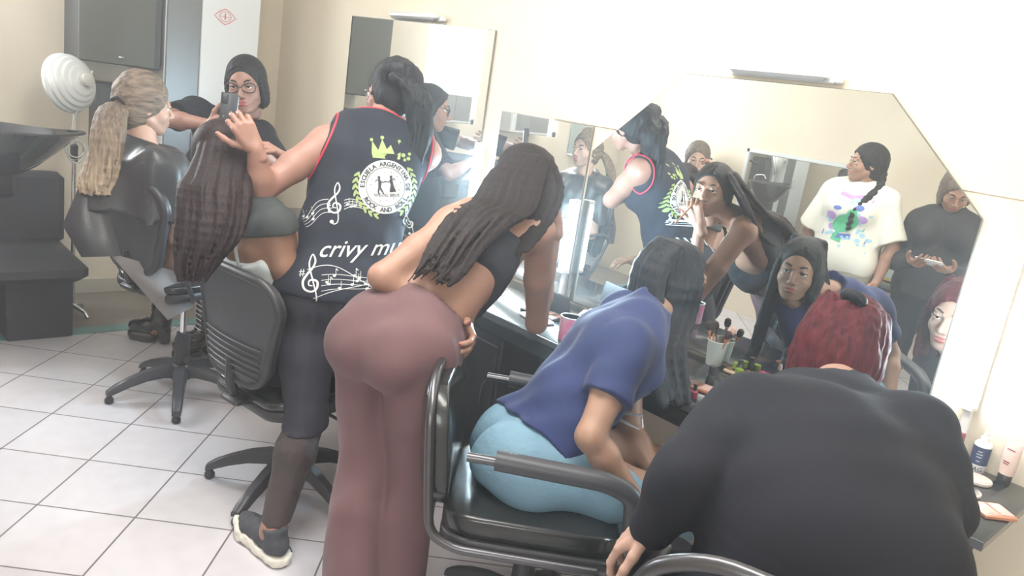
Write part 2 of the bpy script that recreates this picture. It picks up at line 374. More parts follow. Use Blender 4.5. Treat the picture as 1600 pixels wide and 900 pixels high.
# ------------------------------------------------------------------ worktop and its supports
TY0, TY1, TZ = 1.945, WALL_Y-.002, .745
TX0, TX1 = -4.15, -.355
r = empty('makeup_counter', ((TX0+TX1)/2, (TY0+TY1)/2, 0))
ox, oy = -(TX0+TX1)/2, -(TY0+TY1)/2
G().box((0, 0, TZ-.0125), (TX1-TX0, TY1-TY0, .025), bev=.003).build('worktop', M['table'], r)
G().box((0, TY0+oy+.012, TZ-.055), (TX1-TX0-.04, .022, .055), bev=.003).build('apron', M['table'], r)
G().box((0, TY0+oy-.001, TZ-.012), (TX1-TX0, .003, .022)).build('edge_strip', M['tabledge'], r, smooth=False)
for x in (-.52, -3.9):
    prof = [(.018, 0), (.022, .05), (.03, .1), (.024, .14), (.02, .3), (.028, .42), (.034, .46), (.03, .5), (.026, .54), (.036, .58), (.036, .72)]
    for y in (TY0+.08, TY1-.06): G().lathe((x+ox, y+oy, 0), prof, 16).build('leg', M['table'], r)
tag(r, 'long black makeup counter running along the mirror wall', 'counter')
r = empty('counter_cupboard', (-2.2, 2.17, 0))
G().box((0, 0, .345), (.34, .44, .67), bev=.004).build('body', M['plastic'], r)
G().box((0, -.226, .33), (.31, .012, .60), bev=.004).build('door', M['plastic'], r)
G().box((0, 0, .01), (.36, .46, .02), bev=.004).build('plinth', M['wood'], r)
G().tube([(.12, -.235, .36), (.12, -.25, .38), (.12, -.25, .46), (.12, -.235, .48)], .004, 8).build('handle', M['steel'], r)
tag(r, 'black cupboard under the counter behind the mauve trousers', 'cupboard')

# ------------------------------------------------------------------ left wall furniture
yc0, yc1 = 1.13, 1.56
r = empty('wall_cabinet', (BACK_X+.15, (yc0+yc1)/2, 1.41))
G().box((0, 0, .45), (.29, yc1-yc0, .90), bev=.004).build('body', M['cabside'], r)
for k, (a, b2) in enumerate(((yc0, yc1-.035),)):
    dd = G().box((.152, (a+b2)/2-(yc0+yc1)/2, .45), (.016, b2-a-.004, .89), bev=.003).build('door', M['cabinet'], r)
    G().box((.165, .0, .045), (.012, .03, .014), bev=.003).build('handle', M['chrome'], dd)
tag(r, 'dark olive wall cabinet hanging beside the tall white locker', 'cabinet')
r = empty('tall_locker', (BACK_X+.15, 1.86, 0))
G().box((0, 0, 1.04), (.29, .56, 2.06), bev=.006).build('body', M['white'], r)
d1 = G().box((.15, .095, 1.26), (.016, .35, 1.58), bev=.004).build('door', M['white'], r)
d2 = G().box((.15, -.18, 1.26), (.016, .19, 1.58), bev=.004).build('door', M['dim_reflection'], r)  # grey colour stands in for a dark reflection on the locker front
G().box((.15, 0, .24), (.016, .54, .42), bev=.004).build('drawer', M['white'], r)
for d, y_ in ((d1, -.05), (d2, -.11)): G().tube([(.165, y_, .96), (.18, y_, .97), (.18, y_, 1.06), (.165, y_, 1.07)], .004, 8).build('handle', M['chrome'], d)
# red diamond-shaped emblem on the door
P = lambda y, z: V((.1595, y, z))
g = G(); cy_, cz_ = .055, 1.77
dia = [(-.065, 0), (-.03, .03), (0, .045), (.03, .03), (.065, 0), (.03, -.03), (0, -.045), (-.03, -.03)]
g.tube([P(cy_+a, cz_+b2) for a, b2 in dia], .0022, 6, closed=True)
g.tube([P(cy_+.035*math.cos(a), cz_+.028*math.sin(a)) for a in np.linspace(0, 6.28, 17)[:-1]], .0016, 6, closed=True)
g.tube([P(cy_, cz_-.015), P(cy_, cz_+.018)], .0035, 6); g.tube([P(cy_-.03, cz_), P(cy_+.03, cz_)], .0014, 6)
g.build('emblem', M['red'], d1)
tag(r, 'tall white locker with a small red emblem in the left corner', 'locker')
r = empty('wall_box', (BACK_X+.09, 1.36, 1.10))  # plain dark box, its use unknown
G().box((0, 0, 0), (.17, .2, .40), bev=.01).build('body', M['plastic'], r)
G().box((.088, 0, 0), (.008, .17, .36), bev=.003).build('grille', M['cabside'], r)
tag(r, 'black box on the wall under the dark olive cabinet', 'speaker')

# hood dryer lamp with round white dish on a stand
hx, hy = -4.68, 1.09
r = empty('infrared_lamp', (hx, hy, 0))
Rt = Matrix.Rotation(math.radians(70), 3, 'Y') @ Matrix.Rotation(math.radians(0), 3, 'X')
prof = [(.155, .10)]+[(.153*math.sin(t_)+.004*math.cos(t_*26), .10-.122*math.cos(t_)) for t_ in np.linspace(1.5, .12, 34)]+[(0, -.022)]
Rd = V((.75, .5, .25)).to_track_quat('-Z', 'Y').to_matrix()
dc = V((.05, .02, 1.31))
dish = G().lathe(dc, prof+[(0, -.016), (.09, .012), (.135, .06), (.15, .1)][::1], 36, Rd).build('dish', M['enamel'], r)
G().lathe(dc, [(.035, -.02), (.036, -.05), (.02, -.06), (0, -.062)], 16, Rd).build('socket', M['cable'], dish)
G().tube([(0, 0, .03), (0, 0, .9)], .011, 10).build('lower_pole', M['chrome'], r)
G().tube([(0, 0, .85), (.0, 0, 1.05), (.01, .0, 1.38)], .008, 10).build('upper_pole', M['cable'], r)
G().box((0, 0, .92), (.035, .035, .10), bev=.008).build('clamp', M['plastic'], r)
G().tube(rounded([(.06, .07, 1.37), (.05, .02, 1.22), (.02, -.02, 1.05), (.0, .02, .95)], .06), .0045, 8).build('cable', M['cable'], r)
loops = []
for i in range(60):
    a = i*.42; loops.append((.03*math.sin(a*.3)+.02, .045*math.cos(a), .93+.06*math.sin(a)+.0006*i))
G().tube(loops, .004, 6).build('coiled_cable', M['cable'], r)
for k in range(3):
    a = k*2.094+.4; G().tube([(0, 0, .06), (.10*math.cos(a), .10*math.sin(a), .04), (.13*math.cos(a), .13*math.sin(a), .012)], [.012, .011, .009], 8).build('leg', M['chrome'], r)
tag(r, 'round white ribbed dish lamp on a thin stand by the left wall', 'lamp')

# wash unit: bench and black basin
r = empty('wash_bench', (-4.45, .68, 0))
G().box((-.02, -.20, .385), (.60, 1.14, .10), bev=.03).build('seat', M['bench'], r)
G().box((-.33, -.20, .60), (.12, 1.16, .40), bev=.03).build('backrest', M['bench'], r)
G().box((-.06, .18, .165), (.38, .30, .33), bev=.006).build('pedestal', M['bench'], r)
G().box((-.06, -.55, .165), (.38, .30, .33), bev=.006).build('pedestal', M['bench'], r)
tag(r, 'long black vinyl wash bench along the left wall', 'bench')
# basin: deep oval bowl with neck rest
nb = 40; rings = [(.0, 0, .06, .05), (.05, 0, .12, .10), (.12, 0, .17, .155), (.20, 0, .215, .20), (.235, 0, .235, .215), (.245, 0, .225, .205), (.20, 0, .19, .175), (.12, 0, .14, .12), (.06, 0, .06, .05)]
vs = []; 
for (z, _, ra, rb) in rings:
    for j in range(nb):
        a = 2*math.pi*j/nb; y = ra*1.25*math.cos(a); x = rb*math.sin(a)
        lip = max(0, math.cos(a))**6
        vs.append(V((x, y+lip*z*.45, z+lip*z*.10-.10*max(0, math.cos(a))**2*(z > .2)*.2)))
fs = [(i*nb+j, i*nb+(j+1) % nb, (i+1)*nb+(j+1) % nb, (i+1)*nb+j) for i in range(len(rings)-1) for j in range(nb)]+[tuple(range(nb-1, -1, -1)), tuple((len(rings)-1)*nb+j for j in range(nb))]
r = empty('wash_basin', (-4.48, .70, .815))
G().add(vs, fs).build('bowl', M['basin'], r, angle=60)
G().tube(rounded([(-.15, -.1, .2), (-.15, -.1, .30), (-.05, -.08, .32), (-.03, -.07, .28)], .03), .01, 10).build('tap', M['chrome'], r)
G().box((-.02, -.02, -.03), (.16, .20, .14), bev=.02).build('neck', M['basin'], r)
tag(r, 'glossy black hair wash basin above the wash bench', 'basin')

# ------------------------------------------------------------------ things only the mirrors show
r = empty('air_conditioner', (BACK_X+.06, .14, 1.27))
G().box((0, 0, .13), (.20, .46, .26), bev=.008).build('body', M['whitepl'], r)
gr = G()
for i in range(11): gr.box((.104, -.02, .035+i*.019), (.008, .36, .009))
gr.box((.102, -.02, .13), (.004, .38, .21)); gr.box((.107, .0, .13), (.006, .01, .2))
gr.build('grille', M['ac'], r, smooth=False)
tag(r, 'boxy air conditioner in the window, seen reflected in the small mirror', 'air conditioner')
r = empty('wall_shelf', (BACK_X+.07, -.70, 1.12))
G().box((0, 0, 0), (.14, .34, .015), bev=.003).build('board', M['whitepl'], r)
G().box((-.06, 0, .18), (.012, .34, .34), bev=.003).build('back_panel', M['glass'], r)
tag(r, 'small shelf with a glass back reflected at the right of the small mirror', 'shelf')
for i, (m, h, dy) in enumerate(((M['label'], .12, -.1), (M['paleplastic'], .16, -.03), (M['beige'], .13, .04), (M['cup'], .10, .11))):
    o = G().lathe((0, 0, 0), [(.022, 0), (.024, .01), (.024, h*.7), (.012, h*.8), (.012, h), (0, h)], 16).build('bottle', m)
    o.location = (BACK_X+.09, -.70+dy, 1.128)
    tag(o, ['navy', 'pale pink', 'beige', 'white'][i]+' toiletry bottle on the glass backed wall shelf', 'bottle', 'bottles on the wall shelf')
# framed mirror on the opposite wall
fx0, fx1, fz0, fz1 = -3.66, -2.60, .55, 1.44
r = empty('framed_mirror', ((fx0+fx1)/2, OPP_Y+.002, 0))
w = fx1-fx0; g = G()
for s in (-1, 1): g.box((s*(w/2-.018), .016, (fz0+fz1)/2), (.036, .03, fz1-fz0), bev=.006)
for z in (fz0+.018, fz1-.018): g.box((0, .016, z), (w, .03, .036), bev=.006)
g.build('frame', M['enamel'], r)
G().box((0, .012, (fz0+fz1)/2), (w-.05, .006, fz1-fz0-.05)).build('mirror_pane', M['mirror'], r, smooth=False)
tag(r, 'white framed mirror on the opposite wall, seen reflected behind the cream tee', 'mirror')
r = empty('gold_picture_frame', (-2.30, OPP_Y+.06, .662)); r.rotation_euler = (math.radians(8), 0, 0)
g = G()
for s in (-1, 1): g.box((s*.145, .016, .18), (.03, .03, .42), bev=.008)
for z in (-.015, .375): g.box((0, .016, z), (.32, .03, .03), bev=.008)
g.build('frame', M['gold'], r); G().box((0, .01, .18), (.27, .008, .36)).build('glass', M['glass'], r, smooth=False)
tag(r, 'ornate gold frame leaning on the opposite wall, reflected beside the dark jumper', 'frame')
r = empty('console_table', (-2.1, OPP_Y+.22, 0))
G().box((0, 0, .625), (1.1, .38, .03), bev=.004).build('top', M['table'], r)
for sx in (-1, 1):
    for sy in (-1, 1): G().box((sx*.5, sy*.15, .31), (.04, .04, .62), bev=.004).build('leg', M['table'], r)
tag(r, 'dark side table on the opposite wall under the gold frame', 'table')
r = empty('hood_dryer', (-4.05, OPP_Y+.25, 0))
G().tube([(0, 0, .04), (0, 0, 1.25)], .015, 12).build('pole', M['chrome'], r)
G().lathe((.0, .0, 1.18), [(.15, 0), (.155, .02), (.15, .10), (.12, .19), (.07, .235), (0, .245)], 28).build('hood', M['enamel'], r)
G().lathe((.0, .0, 1.165), [(.165, 0), (.168, .015), (.155, .02)], 28).build('rim', M['plastic'], r)
G().tube([(.05, .05, 1.3), (.2, .12, 1.33), (.3, .15, 1.30)], .012, 10).build('arm', M['plastic'], r)
for k in range(3):
    a = k*2.094+.3; G().tube([(0, 0, .08), (.26*math.cos(a), .26*math.sin(a), .02)], [.018, .012], 8).build('leg', M['plastic'], r)
tag(r, 'white hood hair dryer reflected behind the pink tee', 'hair dryer')
# ------------------------------------------------------------------ salon chairs (local frame: faces +y)
def star_base(r, rot, m, rad=.31, pads=True, sh=.40):
    for k in range(5):
        a = rot+k*2*math.pi/5; d = V((math.cos(a), math.sin(a), 0)); q = V((-d.y, d.x, 0)); vs = []; fs = []
        prof = [(.03, .125, .034, .030), (.08, .128, .030, .028), (.15, .115, .026, .024), (.22, .090, .023, .021), (.28, .062, .021, .018), (rad, .045, .018, .013)]
        for (t, z, hw, hh) in prof:
            c = d*t+V((0, 0, z))
            for (u, v_) in ((-1, -.8), (-1, .3), (-.6, 1), (.6, 1), (1, .3), (1, -.8)): vs.append(c+q*hw*u+V((0, 0, hh*v_)))
        n = 6
        for i in range(len(prof)-1):
            for j in range(n): fs.append((i*n+j, i*n+(j+1) % n, (i+1)*n+(j+1) % n, (i+1)*n+j))
        fs += [tuple(range(n-1, -1, -1)), tuple((len(prof)-1)*n+j for j in range(n))]
        L = G().add(vs, fs).build('leg', m, r, angle=50)
        G().lathe(d*(rad-.012), [(.014, .003), (.019, .006), (.019, .02), (.012, .03), (.011, .045)], 14).build('glide', M['plastic'], L)
    G().lathe((0, 0, 0), [(.028, .085), (.045, .09), (.05, .12), (.045, .15), (.034, .16)], 20).build('hub', m, r)
    c = G().lathe((0, 0, 0), [(.031, .14), (.033, .16), (.033, .28), (.026, .30), (.026, .31)], 20).build('gas_column', M['plastic'], r)
    G().lathe((0, 0, 0), [(.015, .29), (.015, sh)], 16).build('piston', M['chrome'], c)
    G().box((.045, 0, .19), (.05, .03, .03), bev=.006).build('foot_catch', M['plastic'], c)
def rrect(w, h, r, n=6, wt=None):
    """rounded outline, bottom width w, top width wt; centred in x, 0..h in y"""
    wt = wt or w; pts = []
    for (cx, cy, a0) in ((w/2-r, r, -math.pi/2), (wt/2-r, h-r, 0), (-wt/2+r, h-r, math.pi/2), (-w/2+r, r, math.pi)):
        for i in range(n+1):
            a = a0+math.pi/2*i/n; pts.append((cx+r*math.cos(a), cy+r*math.sin(a)))
    return pts
def back_panel(w, h, wt, z0, y0, lean, curve, th, inset=0, puff=0):
    """curved back: returns function mapping (x, s, t) to space; t is thickness"""
    def f(x, s, t):
        c = curve*(1-(2*x/w)**2); y = y0-lean*s-c
        return V((x, y-t, z0+s))
    return f
def shell(f, outline, t0, t1, m, name, parent, rows=10, puff=0):
    """fill an outline with rings shrinking to the centre, front and back"""
    n = len(outline); cx = sum(p[0] for p in outline)/n; cy = sum(p[1] for p in outline)/n
    vs = []; fs = []; ks = [1, .985, .94, .8, .6, .35, .12]
    def ringset(t, sign):
        b = len(vs)
        for i, k in enumerate(ks):
            tt = t - sign*(0 if i else .006) + sign*puff*(1-k**3)
            for (x, y) in outline: vs.append(f(cx+(x-cx)*k, cy+(y-cy)*k, tt))
        for i in range(len(ks)-1):
            for j in range(n):
                q = (b+i*n+j, b+i*n+(j+1) % n, b+(i+1)*n+(j+1) % n, b+(i+1)*n+j); fs.append(q if sign > 0 else q[::-1])
        q = tuple(b+(len(ks)-1)*n+j for j in range(n)); fs.append(q if sign > 0 else q[::-1]); return b
    b1 = ringset(t1, 1); b0 = ringset(t0, -1)
    for j in range(n): fs.append((b0+j, b0+(j+1) % n, b1+(j+1) % n, b1+j))
    return G().add(vs, fs).build(name, m, parent, angle=60)
def salon_chair(name, loc, rz, sh, label, kind, rot=0, base=True, arms=None, bh=.40, ribs=True):
    r = empty(name, loc, rz)
    if base: star_base(r, rot, M['greyplastic'], sh=sh-.06)
    if kind == 'plastic':
        W = .46
        seat = lambda x, s, t: V((x, s-.22+.0, sh-.03+t+.02*((2*x/W)**2)+.02*max(0, (s-.35)/.1)*-1))
        shell(seat, rrect(W, .45, .09), -.035, .0, M['plastic'], 'seat_pan', r)
        shell(seat, rrect(W-.04, .43, .08), .002, .03, M['leather'], 'seat_cushion', r, puff=.02)
        f = back_panel(W, .38, W, sh+.06, -.215, .09, .035, .0)
        p = shell(f, rrect(.36, .38, .10, wt=.45), -.018, .022, M['greyplastic'], 'backrest', r)
        shell(f, rrect(.30, .34, .08, wt=.39), -.045, -.015, M['leather'], 'back_pad', r)
        ol = rrect(.355, .375, .10, 8, wt=.445)
        G().tube([f(x, s+.002, .012) for x, s in ol], .0165, 10, closed=True).build('back_rim', M['plastic'], p)
        for i in range(6 if ribs else 0):
            s = .035+i*.022; hw = .145+.05*s/.38
            G().tube([f(x, s, .028) for x in np.linspace(-hw, hw, 11)], .0028, 6).build('rib', M['steel'], p)
        G().box((0, -.20, sh-.02), (.10, .16, .03), bev=.01).build('back_bracket', M['plastic'], r)
        G().tube([(0, -.13, sh-.04), (0, -.25, sh-.02), (0, -.27, sh+.05), (0, -.27, sh+.14)], .02, 8).build('back_support', M['plastic'], r)
        G().box((0, 0, sh-.075), (.16, .20, .035), bev=.01).build('mechanism', M['steel'], r)
        G().tube([(.06, .02, sh-.08), (.2, .03, sh-.085), (.235, .03, sh-.085)], .006, 8).build('lever', M['steel'], r)
        if arms:
            for s in (-1, 1):
                G().tube(rounded([(s*.2, -.12, sh-.04), (s*.27, -.14, sh-.03), (s*.27, -.24, sh+.2), (s*.27, -.2, sh+.24), (s*.27, .08, sh+.2), (s*.27, .12, sh), (s*.2, .12, sh-.04)], .05), .010, 10).build('armrest', M['plastic'], r)
    else:
        W = .50
        seat = lambda x, s, t: V((x, s-.25, sh-.02+t-.03*max(0, (s-.40)/.1)**2+.015*(2*x/W)**2))
        shell(seat, rrect(W, .50, .09), -.05, -.01, M['plastic'], 'seat_pan', r)
        shell(seat, rrect(W-.03, .48, .09), -.01, .045, M['leather'], 'seat_cushion', r, puff=.03)
        f = back_panel(W, .50, W, sh+.02, -.26, .10, .03, 0)
        shell(f, rrect(.44, min(bh-.04, .38), .10, wt=.42), -.035, .02, M['leather'], 'backrest', r, puff=.02)
        # tubular rim: along both seat sides and up the back in one loop
        pts = rounded([(.19, .25, sh-.045), (.255, .20, sh-.04), (.255, -.20, sh-.04), (.25, -.27, sh-.01), (.235, -.285, sh+.08), (.215, -.27-.11*bh, sh+bh-.06), (.12, -.27-.13*bh, sh+bh), (-.12, -.27-.13*bh, sh+bh),
                       (-.215, -.27-.11*bh, sh+bh-.06), (-.235, -.285, sh+.08), (-.25, -.27, sh-.01), (-.255, -.20, sh-.04), (-.255, .20, sh-.04), (-.19, .25, sh-.045)], .05)
        G().tube(pts, .013, 12).build('frame_tube', M['steel'], r)
        G().box((0, 0, sh-.095), (.18, .22, .04), bev=.01).build('mechanism', M['plastic'], r)
        G().tube([(.05, .05, sh-.09), (.20, .08, sh-.14), (.24, .1, sh-.2)], .005, 8).build('lever', M['steel'], r)
        for s in (-1, 1):
            a = G().tube(rounded([(s*.245, .17, sh-.04), (s*.285, .20, sh-.02), (s*.285, .235, sh+.06), (s*.285, .22, sh+.20), (s*.285, .15, sh+.225), (s*.285, -.15, sh+.235), (s*.285, -.20, sh+.235)], .06), .012, 12).build('armrest', M['steel'], r)
            G().tube(rounded([(s*.285, .235, sh+.07), (s*.285, .222, sh+.20), (s*.285, .15, sh+.228), (s*.285, -.13, sh+.238)], .06), .026, 14).build('arm_pad', M['greyplastic'], a)
    return tag(r, label, 'chair')
def yawdir(x, y): return math.atan2(-x, y)        # rotation that turns +y to (x, y)
salon_chair('salon_chair', (-3.39, 1.24, 0), yawdir(-.25, .97), .58, 'black salon chair under the person in the black cape', 'plastic', rot=.62, arms=True, ribs=False)
salon_chair('salon_chair', (-2.41, 1.30, 0), yawdir(-.15, .98), .45, 'salon chair with ribbed plastic back holding the long wavy haired person', 'plastic', rot=.05)
salon_chair('armchair', (-1.33, 1.50, 0), yawdir(.70, .70), .47, 'black leatherette swivel armchair under the person in the blue tee', 'arm', rot=.2, bh=.37)
salon_chair('armchair', (-.44, 1.25, 0), yawdir(-.30, .95), .47, 'black swivel armchair in the foreground under the red haired person', 'arm', rot=.5, bh=.525)

# ------------------------------------------------------------------ small things on the counter
def put(o, x, y, z=TZ, rz=0): o.location = (x, y, z); o.rotation_euler = (0, 0, rz); return o
def pxy(px, py, z=TZ):        # things seen in the mirror stand on this side of it
    p = atz(px, py, z); return p.x, (p.y if p.y < 2.40 else min(2.38, 2*(WALL_Y-.016)-p.y))
r = empty('mug', (0, 0, 0)); put(r, *pxy(887, 532), rz=1.2)
G().lathe((0, 0, 0), [(.034, 0), (.038, .004), (.040, .09), (.0375, .0915), (.036, .088), (.034, .01), (0, .008)], 28).build('cup', M['mug'], r)
G().tube(rounded([(.038, 0, .075), (.062, 0, .075), (.064, 0, .045), (.055, 0, .022), (.037, 0, .020)], .02), .0055, 8).build('handle', M['cup'], r)
G().lathe((0, 0, .0895), [(.0405, 0), (.0405, .003), (.0365, .003), (.0365, 0)], 28).build('rim', M['cup'], r)
tag(r, 'pink marbled mug with white rim near the end of the bent arm', 'mug')
rnd = random.Random(4); g = G()
for k in range(5): g.box((rnd.uniform(-.02, .02), rnd.uniform(-.015, .015), .012+.011*k), (.10-.008*k, .07-.006*k, .012), Matrix.Rotation(rnd.uniform(-.4, .4), 3, 'Z') @ Matrix.Rotation(rnd.uniform(-.12, .12), 3, 'X'), bev=.005)
tag(put(g.build('tissue_stack', M['cloth_white']), *pxy(925, 508), rz=.6), 'crumpled pale tissues heaped behind the pink mug', 'tissue')
def palette(px, py, w, d, rz, label, case, cols, open_=True, n=(4, 2), grp=None):
    r = empty('makeup_palette', (0, 0, 0)); put(r, *pxy(px, py), rz=rz)
    G().box((0, 0, .006), (w, d, .012), bev=.003).build('case', case, r)
    for i in range(n[0]):
        for j in range(n[1]):
            G().box((-w/2+(i+.5)*w/n[0], -d/2+(j+.5)*d/n[1], .0125), (w/n[0]*.8, d/n[1]*.78, .003), bev=.0012).build('pan', cols[(i+j*n[0]) % len(cols)], r)
    if open_: G().box((0, d/2+.012, .05), (w, .008, .09), Matrix.Rotation(.25, 3, 'X'), bev=.003).build('lid', case, r)
    return tag(r, label, 'makeup palette')
pw2 = mat('shimmer_powder', (.55, .30, .24), .6, noise=.3, nscale=60); pw3 = mat('brown_powder', (.22, .11, .08), .7, noise=.3, nscale=60)
palette(975, 478, .17, .09, .1, 'open eyeshadow palette at the back beside the tube light', M['plastic'], [M['powder'], pw2, pw3])
palette(838, 500, .14, .08, -.2, 'open white makeup palette by the leaning elbow', M['whitepl'], [M['powder'], pw2], n=(3, 2), open_=False)
palette(1105, 612, .14, .07, .15, 'wooden edged palette at the front of the counter', M['wood'], [pw3, M['powder'], M['steel']], n=(3, 1), open_=False)
palette(1172, 590, .16, .06, 0, 'tan palette behind the white brush cup', M['tan'], [pw3, pw2], n=(5, 1), open_=False)
palette(1549, 802, .085, .075, .9, 'square rose gold powder compact at the counter end', M['rosegold'], [M['powder']], n=(2, 1), open_=False)
q = palette(838, 500, .2, .1, .4, 'patterned palette on the counter beyond the seated client', M['whitepl'], [pw3, M['powder'], M['plastic']], open_=False); q.location = (-3.05, 2.06, TZ)
r = empty('brush_cup', (0, 0, 0)); bx, by = pxy(1121, 568); put(r, bx, by)
G().lathe((0, 0, 0), [(.026, 0), (.028, .003), (.036, .088), (.038, .09), (.0385, .093), (.035, .093), (.034, .088), (.026, .006), (0, .005)], 28).build('cup', M['cup'], r)
tag(r, 'white plastic cup full of makeup brushes on the counter', 'cup')
for k, (ax, ay, L, mm) in enumerate(((-.22, .1, .13, 1), (-.14, -.2, .14, 1), (.2, .14, .135, 0), (.25, -.1, .125, 1), (.0, .24, .13, 1))):
    q = empty('makeup_brush', (bx+ax*.05, by+ay*.05, TZ+.008)); q.rotation_euler = (-ay, ax, 0)
    G().tube([(0, 0, 0), (0, 0, L*.8)], [.003, .0045], 8).build('handle', M['wood'], q)
    G().tube([(0, 0, L*.78), (0, 0, L*.9)], [.0055, .007], 10).build('ferrule', M['rosegold'] if k % 2 else M['steel'], q)
    G().tube([(0, 0, L*.88), (0, 0, L*.97), (0, 0, L*1.08), (0, 0, L*1.12)], [.008, .013, .011, .004], 12).build('bristles', M['bristle'] if mm else M['powder'], q)
    tag(q, ['brush leaning furthest left in the white cup', 'dark brush standing left of centre in the white cup', 'long pale tipped brush leaning right in the white cup', 'dark brush leaning furthest right in the white cup', 'upright brush in the middle of the white cup'][k], 'brush', 'brushes in the white cup')
def jar(name, px, py, prof, m, capm, capprof, label, cat, z=TZ):
    r = empty(name, (0, 0, 0)); put(r, *pxy(px, py, z), z)
    G().lathe((0, 0, 0), prof, 20).build('body', m, r); G().lathe((0, 0, 0), capprof, 20).build('cap', capm, r)
    return tag(r, label, cat)
jar('cream_jar', 1161, 581, [(.012, 0), (.0135, .003), (.0135, .022), (.01, .024)], M['plastic'], M['lime'], [(.014, .020), (.014, .04), (.012, .042), (0, .042)], 'small jar with lime green cap right of the white cup', 'jar')
jar('cream_jar', 1181, 584, [(.012, 0), (.0135, .003), (.0135, .02), (.01, .022)], M['lime'], M['lime'], [(.014, .018), (.014, .034), (.012, .036), (0, .036)], 'low green jar beside the dark bottle behind the brushes', 'jar')
jar('makeup_bottle', 1171, 583, [(.010, 0), (.0115, .003), (.0115, .04), (.008, .045)], M['plastic'], M['plastic'], [(.009, .042), (.009, .060), (0, .061)], 'black little bottle between the two green jars', 'bottle')
jar('makeup_bottle', 1107, 604, [(.012, 0), (.014, .003), (.014, .04), (.010, .045)], M['plastic'], M['plastic'], [(.012, .042), (.012, .072), (0, .073)], 'black bottle standing in front of the white brush cup', 'bottle')
jar('nail_polish', 1072, 618, [(.010, 0), (.012, .003), (.012, .022), (.006, .027)], M['hot'], M['plastic'], [(.006, .024), (.006, .048), (0, .049)], 'pink nail polish nearest the hanging black hair', 'nail polish')
jar('nail_polish', 1083, 622, [(.010, 0), (.012, .003), (.012, .022), (.006, .027)], M['maroon'], M['plastic'], [(.006, .024), (.006, .048), (0, .049)], 'dark red nail polish beside the pink one', 'nail polish')
jar('lipstick', 1216, 590, [(.008, 0), (.009, .002), (.009, .028), (.007, .03)], M['steel'], M['paleplastic'], [(.0075, .028), (.0075, .044), (.004, .052), (0, .053)], 'upright pale lipstick before the mirror', 'lipstick')
o = G().box((0, 0, .012), (.075, .03, .022), bev=.009).build('makeup_tube', M['hot']); put(o, *pxy(1198, 592), rz=.2); tag(o, 'hot pink tube lying beside the upright lipstick', 'tube')
jar('makeup_bottle', 1486, 722, [(.014, 0), (.016, .003), (.016, .05), (.013, .053)], M['beige'], M['maroon'], [(.0155, .045), (.0155, .092), (.014, .094), (0, .094)], 'foundation bottle with maroon cap at the shoulder of the seated person', 'bottle')
r = empty('cosmetic_bottle', (0, 0, 0)); put(r, *pxy(1524, 735), rz=math.atan2(-.42, .9)+.2)
G().lathe((0, 0, 0), [(.021, 0), (.0225, .003), (.0225, .082), (.018, .089), (.011, .092)], 28).build('body', M['whitepl'], r)
G().lathe((0, 0, 0), [(.0229, .024), (.0229, .076)], 28).build('wrap_label', M['label'], r)
G().lathe((0, 0, 0), [(.0115, .091), (.0115, .103), (.0065, .106), (.006, .118), (.004, .12), (0, .12)], 20).build('nozzle', M['whitepl'], r)
tag(r, 'white bottle with navy label and pointed cap on the counter', 'bottle'); TAGB = r
r = empty('foundation_tube', (0, 0, 0)); put(r, *pxy(1573, 750), rz=-.35)
G().lathe((0, 0, 0), [(.0165, 0), (.0175, .002), (.0175, .028), (.016, .03)], 24).build('cap', M['plastic'], r)
vs = []; n = 20
for i, (z, a, b2) in enumerate(((.029, .020, .017), (.05, .022, .015), (.09, .024, .009), (.115, .0245, .003), (.122, .0245, .0015))):
    for j in range(n): vs.append((a*math.cos(6.2832*j/n), b2*math.sin(6.2832*j/n), z))
fs = [(i*n+j, i*n+(j+1) % n, (i+1)*n+(j+1) % n, (i+1)*n+j) for i in range(4) for j in range(n)]+[tuple(range(n-1, -1, -1)), tuple(4*n+j for j in range(n))]
G().add(vs, fs).build('tube_body', M['beige'], r)
g = G()
for z, w2 in ((.10, .022), (.066, .018), (.06, .014)): g.box((0, -.0165+(z-.05)*.16, z), (w2, .0008, .0025))
g.build('printing', M['maroon'], r, smooth=False)
tag(r, 'beige squeeze tube standing on its black cap', 'tube')
def compact(px, py, lift, label, top):
    r = empty('powder_compact', (0, 0, 0)); put(r, *pxy(px, py, TZ+lift), TZ+lift)
    G().lathe((0, 0, 0), [(.034, 0), (.038, .003), (.038, .009), (.036, .011), (0, .011)], 32).build('case', M['paleplastic'], r)
    G().lathe((0, 0, 0), [(.033, .0112), (.0325, .0125), (0, .0128)], 32).build('pan', top, r)
    return tag(r, label, 'compact')
compact(1525, 752, .0, 'round pale pink powder compact beside the labelled bottle', M['beige'])
compact(1507, 770, 0, 'round compact with a shiny lid at the elbow of the seated person', M['chrome'])
